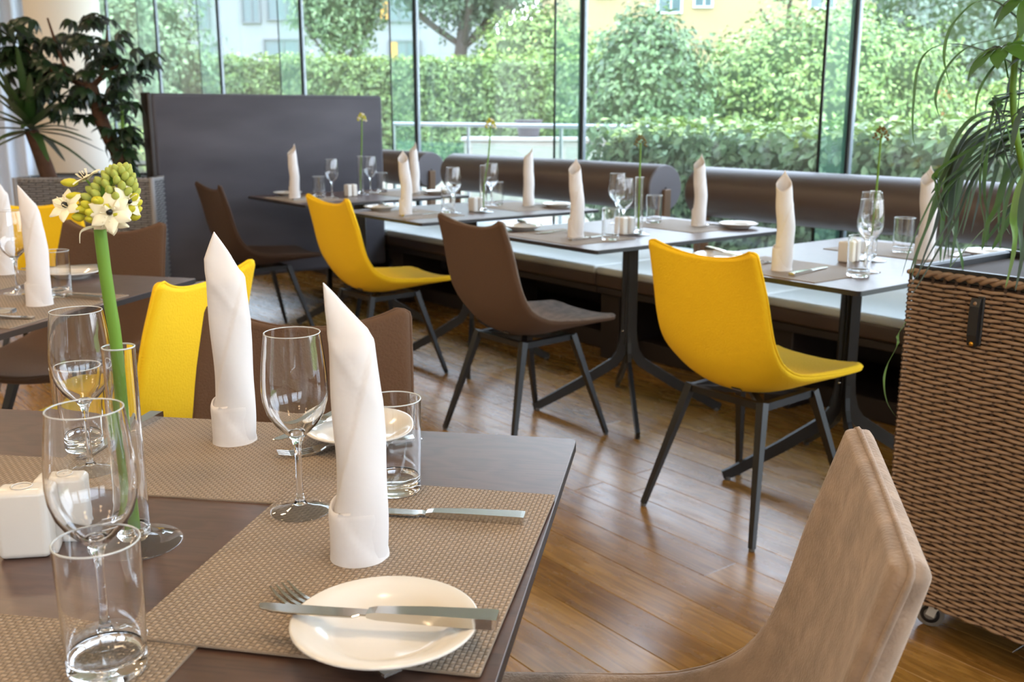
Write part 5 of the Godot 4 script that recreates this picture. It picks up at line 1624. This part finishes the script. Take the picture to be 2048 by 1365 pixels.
func far_room() -> void:
	# a table and a chair beyond the indoor trees, bright with reflected daylight
	make_table("dining_table", "distant dark table beyond the indoor trees", 1.6, 0.8, Vector3(-3.4, 0, -9.7), 0.1)
	placemat("bright placemat on the distant table", Vector3(-3.0, TY, -9.55), 0.1)
	placemat("second placemat on the distant table nearer its left end", Vector3(-3.8, TY, -9.6), 0.1)
	make_chair("distant brown chair beside the white column", M.dark_felt, M.dark_felt, Vector3(-4.05, 0, -10.3), Vector3(0.1, 0, 1))
	# curtain gathered at the end of the glass
	var rows := []
	for i in 61:
		var row := PackedVector3Array()
		var x := -0.45 + 0.9 * i / 60.0
		for j in 2: row.append(Vector3(x, 3.08 - 3.0 * (1 - j), 0.035 * sin(x * 42.0)))
		rows.append(row)
	var b := MB.new(); b.grid(rows)
	tag(part("curtain", b.done(), M.curtain, self, Vector3(-4.75, 0, -9.2), 0.5), "pale blue-white curtain gathered behind the yucca", "curtain")
	b = MB.new(); b.tube([Vector3(-0.5, 3.09, 0), Vector3(0.5, 3.09, 0)], 0.012, 8)
	tag(part("curtain_rail", b.done(), M.steel_soft, self, Vector3(-4.75, 0, -9.2), 0.5), "thin rail that carries the pale curtain", "rail")

const LAMP := 2.35

func _ready() -> void:
	# camera: eye height of a seated guest, pitched down about 12.7 degrees
	var cam := Camera3D.new()
	cam.name = "camera"
	cam.position = Vector3(0, 1.19, 0)
	cam.rotation.x = -atan2(454.5, 2010.0)
	cam.near = 0.05
	cam.far = 200.0
	var at := CameraAttributesPhysical.new()
	at.frustum_focal_length = 12.0 / (682.5 / 2010.0)
	at.frustum_focus_distance = 1.25
	at.frustum_near = 0.05
	at.frustum_far = 200.0
	at.exposure_aperture = 9.0
	cam.attributes = at
	cam.fov = rad_to_deg(2.0 * atan(682.5 / 2010.0))
	add_child(cam, true)
	cam.current = true
	var we := WorldEnvironment.new()
	we.name = "environment"
	var env := Environment.new()
	var sky := Sky.new()
	var sm := ProceduralSkyMaterial.new()
	sm.sky_top_color = Color(0.80, 0.88, 0.97)
	sm.sky_horizon_color = Color(0.93, 0.95, 0.97)
	sm.ground_bottom_color = Color(0.45, 0.47, 0.42)
	sm.ground_horizon_color = Color(0.80, 0.82, 0.80)
	sm.sky_energy_multiplier = 2.8
	sm.ground_energy_multiplier = 1.0
	sm.sun_angle_max = 10.0
	sky.sky_material = sm
	env.background_mode = Environment.BG_SKY
	env.sky = sky
	env.tonemap_mode = Environment.TONE_MAPPER_LINEAR
	env.tonemap_exposure = 0.87
	env.sdfgi_enabled = true
	env.ssao_enabled = true
	env.ssil_enabled = true
	we.environment = env
	add_child(we, true)
	var sun := DirectionalLight3D.new()
	sun.name = "sun"
	sun.light_color = Color(1.0, 0.95, 0.86)
	sun.light_energy = 1.0
	sun.light_angular_distance = 2.0
	sun.shadow_enabled = true
	add_child(sun, true)
	sun.look_at_from_position(Vector3.ZERO, NF * 0.50 + UF * 0.18 + Vector3(0, -0.86, 0))
	materials()
	M.leaf_grass_dark = M.leaf_grass.duplicate()
	M.leaf_grass_dark.albedo_color = Color(0.13, 0.23, 0.085)
	tableware()
	room()
	garden()
	bench()
	# window tables from the planter to the grey sofa
	var who := ["the table by the brown planter", "the second table from the planter", "the third table from the planter", "the table by the grey sofa"]
	var us := [-1.85, -2.86, -3.96, -5.03]
	for i in 4:
		make_table("dining_table", "dark wood dining table: %s" % who[i], 0.72, 1.02, UN([us[0], us[1], us[2], -5.045][i], 2.79), yaw_to(NF))
	lay_window_table(us[0], who[0], {n1 = [0.012, 2.41], n2 = [0.13, 2.97], p1 = [-0.24, 2.42], p2 = [0.24, 3.17], g1 = [0.18, 2.585], g2 = [0.02, 2.83], w1 = [0.208, 2.50], w2 = [0.0, 3.06], w1y = TY, s = [0.023, 2.71], v = [0.05, 2.80], fh = 0.385, dry = true, k1 = [0.10, 2.34], f1 = [-0.14, 2.34], f2 = [0.19, 3.25], lean = Vector3(0.0, 0, 0.01)})
	lay_window_table(us[1], who[1], {n1 = [0.034, 2.47], n2 = [0.053, 3.12], p1 = [-0.27, 2.46], p2 = [0.20, 3.19], g1 = [0.06, 2.69], g2 = [-0.20, 2.90], w1 = [0.17, 2.52], w2 = [-0.158, 3.075], s = [0.07, 2.67], v = [0.12, 2.71], fh = 0.345, dry = true, k1 = [0.12, 2.37], f1 = [-0.12, 2.40], f2 = [0.13, 3.24], lean = Vector3(0.0, 0, 0)})
	lay_window_table(us[2], who[2], {n1 = [0.013, 2.42], n2 = [0.006, 3.14], p1 = [-0.245, 2.44], p2 = [0.16, 3.20], g1 = [0.09, 2.63], g2 = [-0.116, 3.0], w1 = [0.033, 2.64], w2 = [-0.15, 3.06], s = [0.064, 2.76], v = [0.134, 2.77], fh = 0.40, k1 = [0.10, 2.35], f1 = [-0.14, 2.36], f2 = [0.10, 3.25], lean = Vector3(0.035, 0, 0.0), y1 = 0.9, y2 = -0.4})
	lay_window_table(us[3], who[3], {n1 = [-0.045, 2.41], n2 = [0.06, 3.11], p1 = [-0.26, 2.47], p2 = [0.17, 3.19], g1 = [0.053, 2.587], g2 = [-0.13, 2.93], w1 = [-0.05, 2.56], w2 = [-0.155, 3.02], s = [-0.015, 2.72], v = [-0.067, 2.83], fh = 0.425, k1 = [0.06, 2.35], f1 = [-0.17, 2.35], f2 = [0.12, 3.24], lean = Vector3(0.02, 0, 0.01), y1 = 0.2, y2 = 0.1})
	make_chair("nearest yellow chair at the window table by the brown planter", M.yellow, M.yellow, UN(-1.87, 2.34), NF)
	make_chair("brown chair with sheen painted on its seat at the second window table from the planter", M.brown_felt, M.brown_felt_sheen, UN(-2.888, 2.28), NF)
	make_chair("yellow chair at the third window table from the planter", M.yellow, M.yellow, UN(-4.022, 2.312), NF)
	make_chair("dark brown chair at the window table by the grey sofa", M.dark_felt, M.dark_felt, UN(-5.14, 2.21), NF + UF * 0.05)
	front_table()
	left_table()
	planters()
	far_room()
